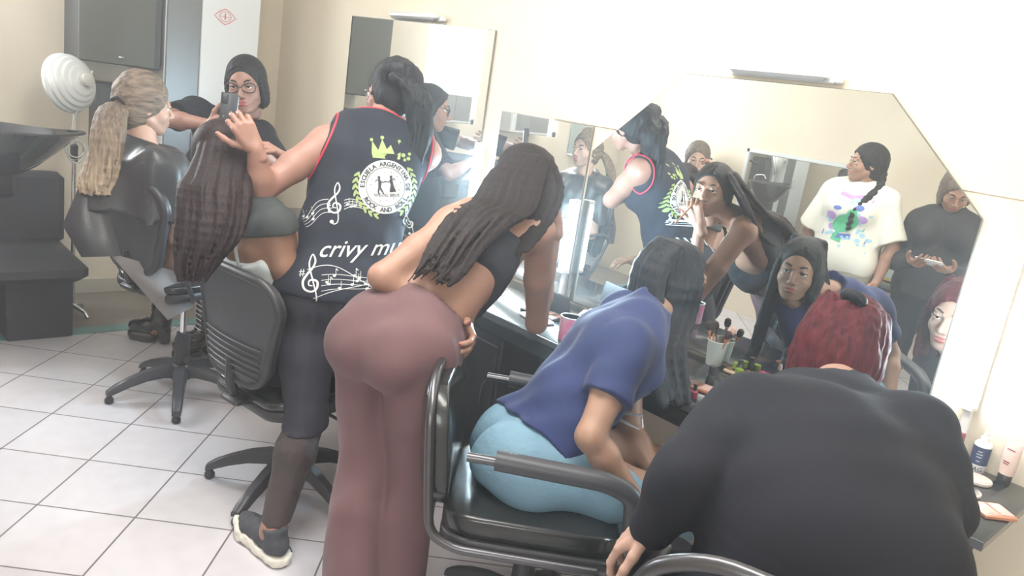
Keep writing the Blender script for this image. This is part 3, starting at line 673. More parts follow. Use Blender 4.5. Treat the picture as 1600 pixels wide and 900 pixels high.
# ------------------------------------------------------------------ implicit-surface toolkit for bodies, hair and clothes
rng = np.random.default_rng(7)
_ND = rng.normal(size=(5, 3)); _ND /= np.linalg.norm(_ND, axis=1)[:, None]; _PH = rng.uniform(0, 6, 5)
def A3(v): return np.array([v[0], v[1], v[2]], dtype=np.float32)
class Vol:
    def __init__(s, h=.007): s.h = h; s.ops = []; s.wr = None
    def cone(s, a, b, ra, rb, k=.02, op='u', clips=()):
        s.ops.append(('c', A3(a), A3(b), float(ra), float(rb), k, op, clips)); return s
    def ell(s, c, r, axes=None, k=.02, op='u', clips=()):
        s.ops.append(('e', A3(c), A3(r), axes, None, k, op, clips)); return s
    def cut(s, p, n, k=.004): s.ops.append(('p', A3(p), A3(V(n).normalized()), None, None, k, 'x', ())); return s
    def wrinkle(s, amp, freq, aniso=(1, 1, 1)): s.wr = (amp, freq, aniso); return s
    def grid(s):
        lo = np.full(3, 1e9); hi = -lo.copy()
        for o in s.ops:
            if o[6] != 'u': continue
            if o[0] == 'c':
                r = max(o[3], o[4]); lo = np.minimum(lo, np.minimum(o[1], o[2])-r); hi = np.maximum(hi, np.maximum(o[1], o[2])+r)
            else:
                r = o[2].max(); lo = np.minimum(lo, o[1]-r); hi = np.maximum(hi, o[1]+r)
        pad = 3*s.h+.015; lo -= pad; hi += pad
        n = np.ceil((hi-lo)/s.h).astype(int)+1
        return lo.astype(np.float32), n
    def field(s):
        lo, n = s.grid(); h = s.h; F = np.full(n, .5, np.float32)
        ax = [lo[i]+h*np.arange(n[i], dtype=np.float32) for i in range(3)]
        for (t, p0, p1, r0, r1, k, op, clips) in s.ops:
            m = k+4*h
            if t == 'c': l = np.minimum(p0-r0, p1-r1)-m; u = np.maximum(p0+r0, p1+r1)+m; l = np.minimum(l, np.minimum(p0, p1)-m); u = np.maximum(u, np.maximum(p0, p1)+m)
            elif t == 'e': rr = p1.max(); l = p0-rr-m; u = p0+rr+m
            else: l = lo; u = lo+h*n
            i0 = np.maximum(((l-lo)/h).astype(int), 0); i1 = np.minimum(((u-lo)/h).astype(int)+2, n)
            if (i1 <= i0).any(): continue
            X = ax[0][i0[0]:i1[0]][:, None, None]; Yy = ax[1][i0[1]:i1[1]][None, :, None]; Zz = ax[2][i0[2]:i1[2]][None, None, :]
            if t == 'c':
                ba = p1-p0; L = float(ba@ba)+1e-9
                x, y, z = X-p0[0], Yy-p0[1], Zz-p0[2]
                q = np.clip((x*ba[0]+y*ba[1]+z*ba[2])/L, 0, 1)
                D = np.sqrt((x-q*ba[0])**2+(y-q*ba[1])**2+(z-q*ba[2])**2)-(r0+(r1-r0)*q)
            elif t == 'e':
                x, y, z = X-p0[0], Yy-p0[1], Zz-p0[2]
                if r0 is not None and not isinstance(r0, float):
                    R = r0; a = [x*float(R[i][0])+y*float(R[i][1])+z*float(R[i][2]) for i in range(3)]
                else: a = [x, y, z]
                k0 = np.sqrt((a[0]/p1[0])**2+(a[1]/p1[1])**2+(a[2]/p1[2])**2)+1e-6
                k1 = np.sqrt((a[0]/p1[0]**2)**2+(a[1]/p1[1]**2)**2+(a[2]/p1[2]**2)**2)+1e-6
                D = k0*(k0-1)/k1
            else:
                D = (X-p0[0])*p1[0]+(Yy-p0[1])*p1[1]+(Zz-p0[2])*p1[2]
            for (cp, cn) in clips:
                D = np.maximum(D, (X-cp[0])*cn[0]+(Yy-cp[1])*cn[1]+(Zz-cp[2])*cn[2])
            S = F[i0[0]:i1[0], i0[1]:i1[1], i0[2]:i1[2]]
            if op == 'u': hh = np.maximum(k-np.abs(S-D), 0)/max(k, 1e-6); R_ = np.minimum(S, D)-hh*hh*k*.25
            elif op == 's': hh = np.maximum(k-np.abs(S+D), 0)/max(k, 1e-6); R_ = np.maximum(S, -D)+hh*hh*k*.25
            else: hh = np.maximum(k-np.abs(S-D), 0)/max(k, 1e-6); R_ = np.maximum(S, D)+hh*hh*k*.25
            F[i0[0]:i1[0], i0[1]:i1[1], i0[2]:i1[2]] = R_
        if s.wr:
            amp, fr, an = s.wr; X = ax[0][:, None, None]*an[0]; Yy = ax[1][None, :, None]*an[1]; Zz = ax[2][None, None, :]*an[2]
            W = 0
            for i in range(4):
                W = W+np.sin(fr*(1+.37*i)*(X*_ND[i, 0]+Yy*_ND[i, 1]+Zz*_ND[i, 2])+_PH[i]+1.3*np.sin(fr*.5*(X*_ND[i, 1]-Yy*_ND[i, 2]+Zz*_ND[i, 0])))
            F = F+amp*W*.5
        return F, lo
    def mesh(s):
        F, lo = s.field(); return surfnet(F, lo, s.h)
def surfnet(F, lo, h):
    S = F < 0; n = np.array(F.shape)
    c = np.zeros(n-1, np.int8)
    for i in (0, 1):
        for j in (0, 1):
            for k in (0, 1): c += S[i:n[0]-1+i, j:n[1]-1+j, k:n[2]-1+k]
    act = np.argwhere((c > 0) & (c < 8)); idx = np.full(n-1, -1, np.int64); idx[tuple(act.T)] = np.arange(len(act))
    acc = np.zeros((len(act), 3)); cnt = np.zeros(len(act))
    cr = [(i, j, k) for i in (0, 1) for j in (0, 1) for k in (0, 1)]
    val = {o: F[act[:, 0]+o[0], act[:, 1]+o[1], act[:, 2]+o[2]] for o in cr}
    for a in cr:
        for d in range(3):
            if a[d]: continue
            b = list(a); b[d] = 1; b = tuple(b); va, vb = val[a], val[b]; m = (va < 0) != (vb < 0)
            t = np.where(m, va/np.where(m, va-vb, 1), 0); p = np.tile(np.array(a, float), (len(act), 1)); p[:, d] += t
            acc[m] += p[m]; cnt[m] += 1
    vv = lo+h*(act+acc/np.maximum(cnt, 1)[:, None])
    faces = []
    for d in range(3):
        sl0 = [slice(1, -1)]*3; sl0[d] = slice(0, -1); sl1 = [slice(1, -1)]*3; sl1[d] = slice(1, None)
        a, b = S[tuple(sl0)], S[tuple(sl1)]; e = np.argwhere(a != b)
        if not len(e): continue
        off = np.ones(3, int); off[d] = 0; e = e+off
        u, w = (d+1) % 3, (d+2) % 3; U = np.zeros(3, int); U[u] = 1; W = np.zeros(3, int); W[w] = 1
        q = [idx[tuple((e-U-W).T)], idx[tuple((e-W).T)], idx[tuple(e.T)], idx[tuple((e-U).T)]]
        q = np.stack(q, 1); flip = ~S[tuple(e.T)]
        q[flip] = q[flip][:, ::-1]; faces.append(q)
    f = np.concatenate(faces) if faces else np.zeros((0, 4), int)
    f = f[(f >= 0).all(1)]
    return vv, f
def relax(v, f, n=1, lam=.5):
    for _ in range(n):
        acc = np.zeros_like(v); cnt = np.zeros(len(v))
        for i in range(4):
            a, b = f[:, i], f[:, (i+1) % 4]
            np.add.at(acc, a, v[b]); np.add.at(cnt, a, 1); np.add.at(acc, b, v[a]); np.add.at(cnt, b, 1)
        v = v*(1-lam)+lam*acc/np.maximum(cnt, 1)[:, None]
    return v
def make(name, pieces, parent, origin, mats):
    """pieces: list of (verts, faces, material index) joined into one mesh object"""
    vs, fs, mi, b = [], [], [], 0
    for v, f, m in pieces:
        v = np.asarray(v, float); vs.append(v-np.array(origin)); f = [tuple(int(i)+b for i in q) for q in f]; fs += f; mi += [m]*len(f); b += len(v)
    me = bpy.data.meshes.new(name); me.from_pydata(np.concatenate(vs).tolist(), [], fs); me.update()
    o = link(name, me, parent, mats)
    me.polygons.foreach_set('material_index', mi); me.polygons.foreach_set('use_smooth', [True]*len(me.polygons))
    return o
def vmesh(name, vol, parent, origin, m, rel=1):
    v, f = vol.mesh(); v = relax(v, f, rel); return make(name, [(v, f, 0)], parent, origin, [m])

# ------------------------------------------------------------------ people
class Body:
    def __init__(s, J, fat=1.0, breast=1.0, head=1.0):
        J.update({k: V(v) for k, v in J.items()}); s.J = J; s.fat = fat; s.br = breast; s.hs = head
        s.up = (J['neck']-(J['hipL']+J['hipR'])/2).normalized()
        s.lf = (J['shL']-J['shR']).normalized(); s.fr = s.lf.cross(s.up).normalized(); s.lf = s.up.cross(s.fr).normalized()
        hl = (J['hipL']-J['hipR']).normalized(); s.hf = hl.cross(s.up).normalized(); s.hl = hl
        s.pel = (J['hipL']+J['hipR'])/2
        J.setdefault('chest', s.pel.lerp(J['neck'], .72)); J.setdefault('waist', s.pel.lerp(J['neck'], .34))
        s.H()
    def H(s):
        J = s.J; f = V(J['face']).normalized(); u0 = V(J.get('headup', (0, 0, 1)))
        s.hx = u0.cross(f)*-1; s.hx = f.cross(u0).normalized()      # the wearer's right
        s.hx = s.hx; s.hy = f; s.hz = s.hx.cross(f).normalized()
    def hp(s, x, y, z): return s.J['head']+(s.hx*x+s.hy*y+s.hz*z)*s.hs
    def haxes(s): return (s.hx, s.hy, s.hz)
    def torso(s, v, inf=0, parts='all', k=.05):
        J, F = s.J, s.fat; i = inf; up, lf, fr, hf, hl = s.up, s.lf, s.fr, s.hf, s.hl
        if parts in ('all', 'pelvis', 'low'):
            v.cone(J['hipL'], J['hipR'], .098*F+i, .098*F+i, k)
            for sd in (1, -1):
                v.ell(s.pel+hl*sd*.068*F-hf*.050*F-up*.02, (.088*F+i, .088*F+i, .10*F+i), (hl, hf, up), k*.6)
            v.ell(s.pel+hf*.035*F+up*.06, (.13*F+i, .085*F+i, .10*F+i), (hl, hf, up), k)
        if parts in ('all', 'torso', 'low', 'mid'):
            w, c = J['waist'], J['chest']
            for sd in (1, -1): v.cone(s.pel+hl*sd*.05*F+up*.04, w+lf*sd*.045*F, .088*F+i, .080*F+i, k)
        if parts in ('all', 'torso', 'mid', 'up'):
            w, c = J['waist'], J['chest']
            for sd in (1, -1): v.cone(w+lf*sd*.045*F, c+lf*sd*.06*F, .080*F+i, .092*F+i, k)
        if parts in ('all', 'torso', 'up'):
            c = J['chest']; nk = J['neck']
            for sd, sh in ((1, J['shL']), (-1, J['shR'])):
                v.cone(c+lf*sd*.055*F, c.lerp(nk, .55)+lf*sd*.06*F, .092*F+i, .07*F+i, k)
                v.cone(nk-up*.035, sh-lf*sd*.01, .047*F+i, .050*F+i, k)
                v.cone(c+lf*sd*.05-up*.02, sh-lf*sd*.01-up*.01, .07*F+i, .046*F+i, k*.7)
                if s.br: v.ell(c+lf*sd*.065*F+fr*.082*F-up*.01, (.058*F*s.br+i*.7, .062*F*s.br+i*.7, .062*F*s.br+i*.7), (lf, fr, up), .03)
    def neckc(s, v, i=0, k=.02):
        J = s.J; b = s.hp(0, -.022, -.07); v.cone(J['neck']-s.up*.03, b, .052+i, .052+i, k); v.cone(J['neck']-s.up*.02-s.fr*.005, s.hp(0, .0, -.06), .05+i, .046+i, k)
    def arm(s, v, sd, i=0, upto=2, k=.02, f0=0, f1=1, flare=0, rm=1):
        J = s.J; F = (s.fat*.8+.2)*rm; a, b, c = J['sh'+sd], J['el'+sd], J['wr'+sd]
        clips = []
        if upto == 0:                                  # partial sleeve to fraction f1 of the upper arm
            e = a.lerp(b, f1); d = (b-a).normalized(); cl = ((A3(e), A3(d)),)
            v.cone(a, a.lerp(b, min(f1+.2, 1.3)), .054*F+i, .050*F+i+flare, .03, clips=cl); return
        m = a.lerp(b, .5)
        v.cone(a, m, .051*F+i, .046*F+i, .03); v.cone(m, b, .046*F+i, .037*F+i, k)
        if upto == 1.5:
            e = b.lerp(c, f1); d = (c-b).normalized(); v.cone(b, b.lerp(c, f1+.1), .038*F+i, .036*F+i, k, clips=((A3(e), A3(d)),)); return
        if upto >= 2:
            q = b.lerp(c, .3); v.cone(b, q, .037*F+i, .038*F+i, k); v.cone(q, c, .038*F+i, .0245*F+i*.8, k)
    def leg(s, v, sd, i=0, k=.03, f1=1, flare=0, upper=True, lower=True):
        J = s.J; F = s.fat*.75+.25; a, b, c = J['hip'+sd], J['kn'+sd], J['an'+sd]
        if upper: m = a.lerp(b, .5); v.cone(a, m, .088*F+i, .076*F+i+flare*.2, .04); v.cone(m, b, .076*F+i+flare*.2, .053*F+i+flare*.5, k)
        if lower:
            q = b.lerp(c, .32)+(b-c).normalized().cross(s.hl)*.012; e = c
            v.cone(b, q, .052*F+i+flare*.5, .052*F+i+flare*.6, k); v.cone(q, e, .052*F+i+flare*.6, .034*F+i+flare, k)
    def headpieces(s, h=.0038, face=True, lip=True, brow=True):
        v = Vol(h); ax = s.haxes(); S = s.hs
        E = lambda c, r, k=.012, op='u': v.ell(s.hp(*c), tuple(q*S for q in r), ax, k*S, op)
        C = lambda a, b, ra, rb, k=.01, op='u': v.cone(s.hp(*a), s.hp(*b), ra*S, rb*S, k*S, op)
        E((0, -.012, .033), (.074, .094, .084)); E((0, .036, -.018), (.060, .058, .086), .02)
        for t in (-1, 1):
            C((t*.050, .0, -.045), (t*.020, .058, -.088), .020, .017, .02)
            E((t*.036, .058, -.030), (.024, .024, .024), .02)
            C((t*.040, .078, .026), (t*.012, .087, .020), .009, .009, .012)
        E((0, .068, -.092), (.024, .022, .018), .016); E((0, .070, -.058), (.034, .026, .026), .02)
        C((0, -.022, -.06), (0, -.028, -.115), .047, .044, .02)
        v.cone(s.hp(0, -.01, -.06), s.J['neck'].lerp(s.hp(0, -.02, -.09), .35), .046*S, .044, .02)
        if face:
            for t in (-1, 1): E((t*.031, .101, .006), (.019, .020, .0115), .010, 's')
            C((0, .090, .012), (0, .110, -.024), .0065, .0095, .008); E((0, .109, -.030), (.0105, .011, .0085), .006)
            for t in (-1, 1): E((t*.0115, .100, -.034), (.0065, .008, .006), .005)
            E((0, .0935, -.0555), (.022, .0075, .0052), .004); E((0, .0925, -.0665), (.019, .0085, .0066), .004)
            E((0, .104, -.0608), (.022, .008, .0014), .003, 's')
            for t in (-1, 1): C((t*.018, .083, -.0185), (t*.046, .074, -.0165), .001, .001, .01, 's')
            # eyelids
            for t in (-1, 1):
                C((t*.018, .0870, .0120), (t*.031, .0905, .0135), .0046, .0052, .004); C((t*.031, .0905, .0135), (t*.045, .0825, .0110), .0052, .0045, .004)
                C((t*.019, .087, -.003), (t*.043, .082, -.003), .003, .003, .005)
        for t in (-1, 1):
            E((t*.078, -.008, -.004), (.0075, .018, .030), .006); E((t*.083, -.004, .0), (.005, .010, .018), .004, 's')
        vv, f = v.mesh(); out = [(relax(vv, f, 1, .3), f, 0)]
        if face:
            for t in (-1, 1):
                out.append(ballp(s.hp(t*.031, .0772, .0052), .0122*S, ax, 1, (1, 1, 1)))
                out.append(ballp(s.hp(t*.031, .0872, .0060), .0060*S, ax, 2, (1, .45, 1)))
                if brow:
                    g = G(); g.tube([s.hp(t*.014, .0935, .026), s.hp(t*.027, .093, .0325), s.hp(t*.040, .084, .0320), s.hp(t*.050, .072, .026)], [.0028*S, .0034*S, .003*S, .0012*S], 6); out.append((g.v, g.f, 3))
                g = G(); g.tube([s.hp(t*.018, .0905, .0085), s.hp(t*.031, .0950, .0103), s.hp(t*.046, .0845, .0070)], [.0010*S, .0018*S, .0014*S], 6); out.append((g.v, g.f, 3))
            if lip:
                out.append(ballp(s.hp(0, .0942, -.0556), S, ax, 4, (.0215, .0078, .0050))); out.append(ballp(s.hp(0, .0932, -.0666), S, ax, 4, (.0180, .0088, .0062)))
        return out
    def build_body(s, origin, root, skinm, hands=(), feet=True, h=.008, headh=.0038, face=True, lower=True, lipm=None, extra=None):
        v = Vol(h); s.torso(v); s.neckc(v)
        for sd in 'LR': s.arm(v, sd)
        for sd in 'LR': s.leg(v, sd)
        if feet:
            for sd in 'LR':
                if 'toe'+sd in s.J: a, t = s.J['an'+sd], s.J['toe'+sd]; v.cone(a-V((0, 0, .01)), a.lerp(t, .4)-V((0, 0, .035)), .034, .032, .03); v.cone(a.lerp(t, .3)-V((0, 0, .045)), t, .032, .022, .02)
        if extra: extra(v)
        vv, f = v.mesh(); P = [(relax(vv, f, 1), f, 0)]+s.headpieces(headh, face)
        for hd in hands: P += hd
        o = make('body', P, root, origin, [skinm, M['eye'], M['iris'], M['brow'], lipm or M['lip'], M['nail'], M['tattoo']])
        return o
def ballp(c, r, ax, mi, sc=(1, 1, 1), n=14):
    vs = []; fs = []; c = V(c)
    for i in range(n+1):
        th = math.pi*i/n
        for j in range(n):
            ph = 2*math.pi*j/n; x, y, z = math.sin(th)*math.cos(ph), math.sin(th)*math.sin(ph), math.cos(th)
            vs.append(c+(ax[0]*x*sc[0]+ax[1]*y*sc[1]+ax[2]*z*sc[2])*r)
    for i in range(n):
        for j in range(n): fs.append((i*n+j, (i+1)*n+j, (i+1)*n+(j+1) % n, i*n+(j+1) % n))
    return (vs, fs, mi)
def hand(wr, d, pn, thumb, curls=(25, 30, 35, 40), scale=1.0, h=.0026, nail=False, spread=.09, thumbcurl=25, base=None):
    """wr: wrist point, d: wrist-to-knuckle direction, pn: direction the palm faces, thumb: side of the thumb; curls: degrees per joint"""
    d = V(d).normalized(); pn = V(pn); pn = (pn-d*pn.dot(d)).normalized(); sd = d.cross(pn); sd = sd if sd.dot(V(thumb)) > 0 else -sd
    wr = V(wr); S = scale; v = Vol(h); out = []
    if base is not None: v.cone(V(base), wr, .025*S, .0235*S, .01)
    v.cone(wr-d*.03, wr+d*.005*S, .0225*S, .0235*S, .01)
    kn = []
    for i, (o, l) in enumerate(((.028, .086), (.009, .090), (-.010, .086), (-.027, .077))):
        k = wr+d*l*S+sd*o*S; kn.append(k); v.cone(wr+d*.015*S+sd*o*.55*S, k, .0150*S, .0112*S, .012)
    v.cone(wr+d*.02*S+sd*.012*S+pn*.006*S, wr+d*.05*S+sd*.026*S+pn*.008*S, .018*S, .012*S, .012)
    lens = ((.040, .025, .020), (.045, .028, .021), (.041, .026, .021), (.032, .020, .018)); tips = []
    for i in range(4):
        p = kn[i]; dirv = (d+sd*(spread*(1.5-i))).normalized(); axs = dirv.cross(pn).normalized(); cu = curls[i]
        for j, L in enumerate(lens[i]):
            dirv = (Matrix.Rotation(math.radians(cu*(.9 if j else .8)), 3, axs) @ dirv).normalized()
            q = p+dirv*L*S; r0 = (.0098, .0088, .0080)[j]*S; r1 = (.0088, .0080, .0068)[j]*S
            v.cone(p, q, r0, r1, .0035); p = q
        tips.append((p, dirv, axs))
    p = wr+d*.022*S+sd*.024*S+pn*.006*S; dirv = (d*.62+sd*.75+pn*.25).normalized(); axs = dirv.cross(pn).normalized()
    for j, (L, r0, r1) in enumerate(((.040, .0135, .0112), (.032, .0108, .0098), (.025, .0098, .0075))):
        if j:
            cd_ = (d*.8-sd*.15+pn*.3*(thumbcurl/25)).normalized(); dirv = dirv.lerp(cd_, .33 if j == 1 else .25).normalized()
        q = p+dirv*L*S; v.cone(p, q, r0*S, r1*S, .006); p = q
    tips.append((p, dirv, axs))
    vv, f = v.mesh(); out.append((relax(vv, f, 1, .4), f, 0))
    if nail:
        for (p, dv, axx) in tips:
            nn = axx.cross(dv).normalized(); nn = nn if nn.dot(pn) < 0 else -nn
            out.append(ballp(p+nn*.0052*S+dv*.003, S, (dv, axx, nn), 5, (.0085, .0055, .003), 8))
    return out
def strands(vol, path, n, r, seed=0, wave=0, wf=18, taper=.35, k=.004, rag=.14):
    """path: list of (centre, side vector, back vector) at successive heights; each lock keeps its own place across and in depth"""
    rd = random.Random(seed); m = len(path)
    for i in range(n):
        u = rd.uniform(-1, 1); w = rd.random(); ph = rd.uniform(0, 6.28); ln = rd.uniform(1-rag, 1.0); a = rd.uniform(.6, 1.2); rr = r*rd.uniform(.75, 1.25)
        pts = []
        for j, (c, s_, b_) in enumerate(path):
            t = j/(m-1)
            off = V(s_)*u*math.sqrt(max(0, 1-.35*w*w))+V(b_)*(w if abs(u) < .8 else w*.6)
            wv = V(s_).normalized()*math.sin(wf*t+ph)*wave*a*t+V(b_).normalized()*math.cos(wf*t+ph)*wave*a*t if wave else V((0, 0, 0))
            pts.append(V(c)+off+wv)
        L = (m-1)*ln; pts2 = []
        for q in range(int(L)+1): pts2.append(pts[q])
        fr_ = L-int(L)
        if fr_ > .05 and int(L)+1 < m: pts2.append(pts[int(L)].lerp(pts[int(L)+1], fr_))
        K = len(pts2)-1
        for q in range(K):
            r0 = rr*(1-(1-taper)*(q/K)**2); r1 = rr*(1-(1-taper)*((q+1)/K)**2); vol.cone(pts2[q], pts2[q+1], r0, r1, k)
def subdiv_path(path, n):
    """smooth resampling of (centre, side, back) triples"""
    out = []; m = len(path)
    def cat(p0, p1, p2, p3, t): return .5*((2*p1)+(p2-p0)*t+(2*p0-5*p1+4*p2-p3)*t*t+(3*p1-p0-3*p2+p3)*t**3)
    for i in range(m-1):
        for q in range(n):
            t = q/n; out.append(tuple(cat(*[V(path[min(max(i+o, 0), m-1)][c]) for o in (-1, 0, 1, 2)], t) for c in range(3)))
    out.append(tuple(V(x) for x in path[-1])); return out
def scalp(v, B, inf=.010, hairline=.045, k=.01, back=-.07, low=-.03, side=.03):
    """cap of hair over the skull that leaves the face free"""
    S = B.hs; ax = B.haxes()
    v.ell(B.hp(0, -.018, .036), tuple((q+inf)*S for q in (.076, .094, .086)), ax, k)
    v.ell(B.hp(0, -.045, -.02), tuple((q+inf)*S for q in (.066, .060, .070)), ax, .03)
    v.ell(B.hp(0, .095, -.035), tuple(q*S for q in (.072, .085, .104)), ax, .010, 's')
def catmull(pts, n=6):
    pts = [V(p) for p in pts]; m = len(pts); out = []
    for i in range(m-1):
        p = [pts[min(max(i+o, 0), m-1)] for o in (-1, 0, 1, 2)]
        for q in range(n):
            t = q/n; out.append(.5*((2*p[1])+(p[2]-p[0])*t+(2*p[0]-5*p[1]+4*p[2]-p[3])*t*t+(3*p[1]-p[0]-3*p[2]+p[3])*t**3))
    return out+[pts[-1]]
# prints laid onto cloth: flat pieces dropped onto the garment along a direction
class Decal:
    def __init__(s, target, centre, normal, up, origin, off=.0015):
        s.t = target; s.bv = None; s.c = V(centre); s.n = V(normal).normalized(); up = V(up); s.y = (up-s.n*up.dot(s.n)).normalized(); s.x = s.y.cross(s.n).normalized()
        s.o = V(origin); s.off = off; me = target.data
        s.bv = BVHTree.FromPolygons([v.co+s.o for v in me.vertices], [tuple(p.vertices) for p in me.polygons])
    def place(s, name, verts, faces, m, lift=0, parent=None):
        vs = []
        for x, y in verts:
            p = s.c+s.x*x+s.y*y; hit = s.bv.ray_cast(p+s.n*.4, -s.n, .9)
            q = hit[0] if hit[0] is not None else p; vs.append(q+s.n*(s.off+lift)-s.o)
        me = bpy.data.meshes.new(name); me.from_pydata([tuple(v) for v in vs], [], faces); me.update(); o = link(name, me, parent or s.t, m); return o
def ribbon(pts, w, closed=False):
    """flat 2-d ribbon; w number or list"""
    n = len(pts); vs = []; fs = []
    for i, (x, y) in enumerate(pts):
        a = pts[(i-1) % n if closed else max(i-1, 0)]; b = pts[(i+1) % n if closed else min(i+1, n-1)]
        dx, dy = b[0]-a[0], b[1]-a[1]; L = math.hypot(dx, dy) or 1; ww = (w[i] if isinstance(w, (list, tuple)) else w)/2
        vs += [(x-dy/L*ww, y+dx/L*ww), (x+dy/L*ww, y-dx/L*ww)]
    for i in range(n if closed else n-1): a, b = 2*i, 2*((i+1) % n); fs.append((a, a+1, b+1, b))
    return vs, fs
def disc(cx, cy, rx, ry=None, n=28, rings=5):
    ry = ry or rx; vs = [(cx, cy)]; fs = []
    for r_ in range(1, rings+1):
        for j in range(n): vs.append((cx+rx*r_/rings*math.cos(6.28318*j/n), cy+ry*r_/rings*math.sin(6.28318*j/n)))
    for j in range(n): fs.append((0, 1+j, 1+(j+1) % n))
    for r_ in range(rings-1):
        for j in range(n): a = 1+r_*n; b = a+n; fs.append((a+j, b+j, b+(j+1) % n, a+(j+1) % n))
    return vs, fs
def shape(pl, sx=1, sy=1, ox=0, oy=0, rot=0):
    vs, fs = pl; c, s_ = math.cos(rot), math.sin(rot); return [(ox+(x*sx)*c-(y*sy)*s_, oy+(x*sx)*s_+(y*sy)*c) for x, y in vs], fs
def poly(pts): return list(pts), [tuple(range(len(pts)))]
def merge(parts):
    vs, fs = [], []
    for v, f in parts: b = len(vs); vs += list(v); fs += [tuple(i+b for i in q) for q in f]
    return vs, fs
def text2d(s, size, shear=0, bold=0):
    cu = bpy.data.curves.new('t', 'FONT'); cu.body = s; cu.size = size; cu.align_x = 'CENTER'; cu.shear = shear; cu.offset = bold; cu.resolution_u = 3
    o = bpy.data.objects.new('t', cu); COL.objects.link(o); dg = bpy.context.evaluated_depsgraph_get(); dg.update()
    me = o.evaluated_get(dg).to_mesh(); vs = [(v.co.x, v.co.y) for v in me.vertices]; fs = [tuple(p.vertices) for p in me.polygons]
    o.evaluated_get(dg).to_mesh_clear(); bpy.data.objects.remove(o); bpy.data.curves.remove(cu); return vs, fs
def clef(sz):
    """treble clef as a ribbon of varying width"""
    P = [(.02, -.02), (-.06, .0), (-.05, .09), (.04, .11), (.13, .04), (.10, -.10), (-.03, -.15), (-.17, -.07), (-.19, .10), (-.08, .25), (.05, .38), (.11, .52), (.06, .66), (.0, .58), (-.03, .42), (.03, .1), (.08, -.22), (.06, -.40), (-.04, -.45), (-.10, -.38)]
    W = [.02, .03, .035, .04, .05, .05, .045, .05, .055, .05, .045, .04, .03, .03, .035, .03, .03, .03, .03, .03]
    cp = catmull([(x, y, w) for (x, y), w in zip(P, W)], 5)
    return merge([shape(ribbon([(p.x, p.y) for p in cp], [p.z for p in cp]), sz, sz), shape(disc(-.09, -.39, .055, .05, 12, 2), sz, sz)])

def neckhole(v, B, off=0., r=.062, fwd=0, k=.006):
    p = B.J['neck']+B.up*(off+r)+B.fr*fwd; v.cone(p, B.J['head'], r, r*1.5, k, 's')

def parting(v, B, x=.010):
    c = catmull([B.hp(x, .082, .070), B.hp(x, .060, .108), B.hp(x, .02, .131), B.hp(x, -.04, .137)], 4)
    for i in range(len(c)-1): v.cone(c[i], c[i+1], .0045, .0045, .004, 's')
def curtain(v, B, seed, n=16, x=.010, drop=-.05, out=.078):
    rd = random.Random(seed)
    for t in (-1, 1):
        for i in range(n):
            y0 = .072-.10*i/n; q = rd.uniform(-.003, .003)
            pts = catmull([B.hp(x+t*.006, y0, .112-.6*max(0, y0-.03)+.004), B.hp(t*.040+x*.5, y0*.9-.004, .094-.5*max(0, y0-.03)+q), B.hp(t*(out-.008), y0*.62-.012, .040+q), B.hp(t*out, y0*.45-.020, -.01), B.hp(t*(out-.002), y0*.4-.028, drop)], 4)
            for j in range(len(pts)-1): v.cone(pts[j], pts[j+1], .0062, .0062, .003)
# ------------------------------------------------------------------ the people
def lerp(a, b, t): return V(a).lerp(V(b), t)
def person(origin, label):
    r = empty('person', origin); return tag(r, label, 'person')
def flat(x, y): return V((x, y, 0)).normalized()
def leftof(f): return V((-f.y, f.x, 0)).normalized()
def bones(n, J):
    d = lambda a, b: (V(J[a])-V(J[b])).length
    print('BONES', n, 'spine %.2f' % (((V(J['hipL'])+V(J['hipR']))/2-V(J['neck'])).length), 'sh %.2f' % d('shL', 'shR'), 'neck-head %.2f' % d('neck', 'head'),
          *['%s ua %.2f fa %.2f th %.2f sn %.2f' % (s, d('sh'+s, 'el'+s), d('el'+s, 'wr'+s), d('hip'+s, 'kn'+s), d('kn'+s, 'an'+s)) for s in 'LR'])

def simple_shoes(B, root, org, m, h=.008, name='shoe'):
    for sd in 'LR':
        a, t = B.J['an'+sd], B.J['toe'+sd]; v = Vol(h); d = (t-a); d.z = 0; d.normalize(); g = V((a.x, a.y, 0))
        v.cone(g-d*.03+V((0, 0, .04)), g+d*.05+V((0, 0, .045)), .042, .045, .02); v.cone(g+d*.05+V((0, 0, .040)), g+d*.16+V((0, 0, .030)), .044, .034, .02)
        v.cone(g-d*.01+V((0, 0, .04)), g+V((0, 0, .10)), .042, .044, .02); v.cut((0, 0, .004), (0, 0, -1), .004)
        vmesh(name, v, root, org, m)

# ---------- standing stylist in the printed vest
F = flat(-.78, .62); Lf = leftof(F); pel = at(522, 462, 2.68); nk = at(592, 190, 2.87)
Fs = flat(-.80, .60); Ls = leftof(Fs)
J = dict(hipL=pel+Lf*.095, hipR=pel-Lf*.095, neck=nk, shL=at(508, 224, 2.74), shR=at(664, 240, 2.92), head=at(610, 146, 2.95), face=V((-.93, .12, -.30)), headup=V((.05, .25, 1)),
         elL=at(408, 298, 2.58), wrL=at(400, 234, 2.50), elR=at(590, 300, 3.06), wrR=at(450, 250, 2.84),
         knL=at(478, 655, 2.60), anL=at(432, 815, 2.56), knR=at(575, 640, 2.78), anR=at(560, 785, 2.88))
J['anL'] = V((-2.045, 1.065, .10)); J['toeL'] = J['anL']+V((-.10, -.008, -.055)); J['toeR'] = J['anR']+F*.10-V((0, 0, .055))
bones('vest', J)
B = Body(J, fat=1.15, breast=.95, head=1.04); org = V((pel.x, pel.y, 0)); R2 = person(org, 'standing person in a printed black vest and dark leggings styling long hair')
hl = hand(J['wrL'], at(380, 198, 2.47)-J['wrL'], V((-.4, .5, -.6)), at(362, 226, 2.46)-J['wrL'], curls=(58, 50, 46, 50), base=lerp(J['wrL'], J['elL'], .2))
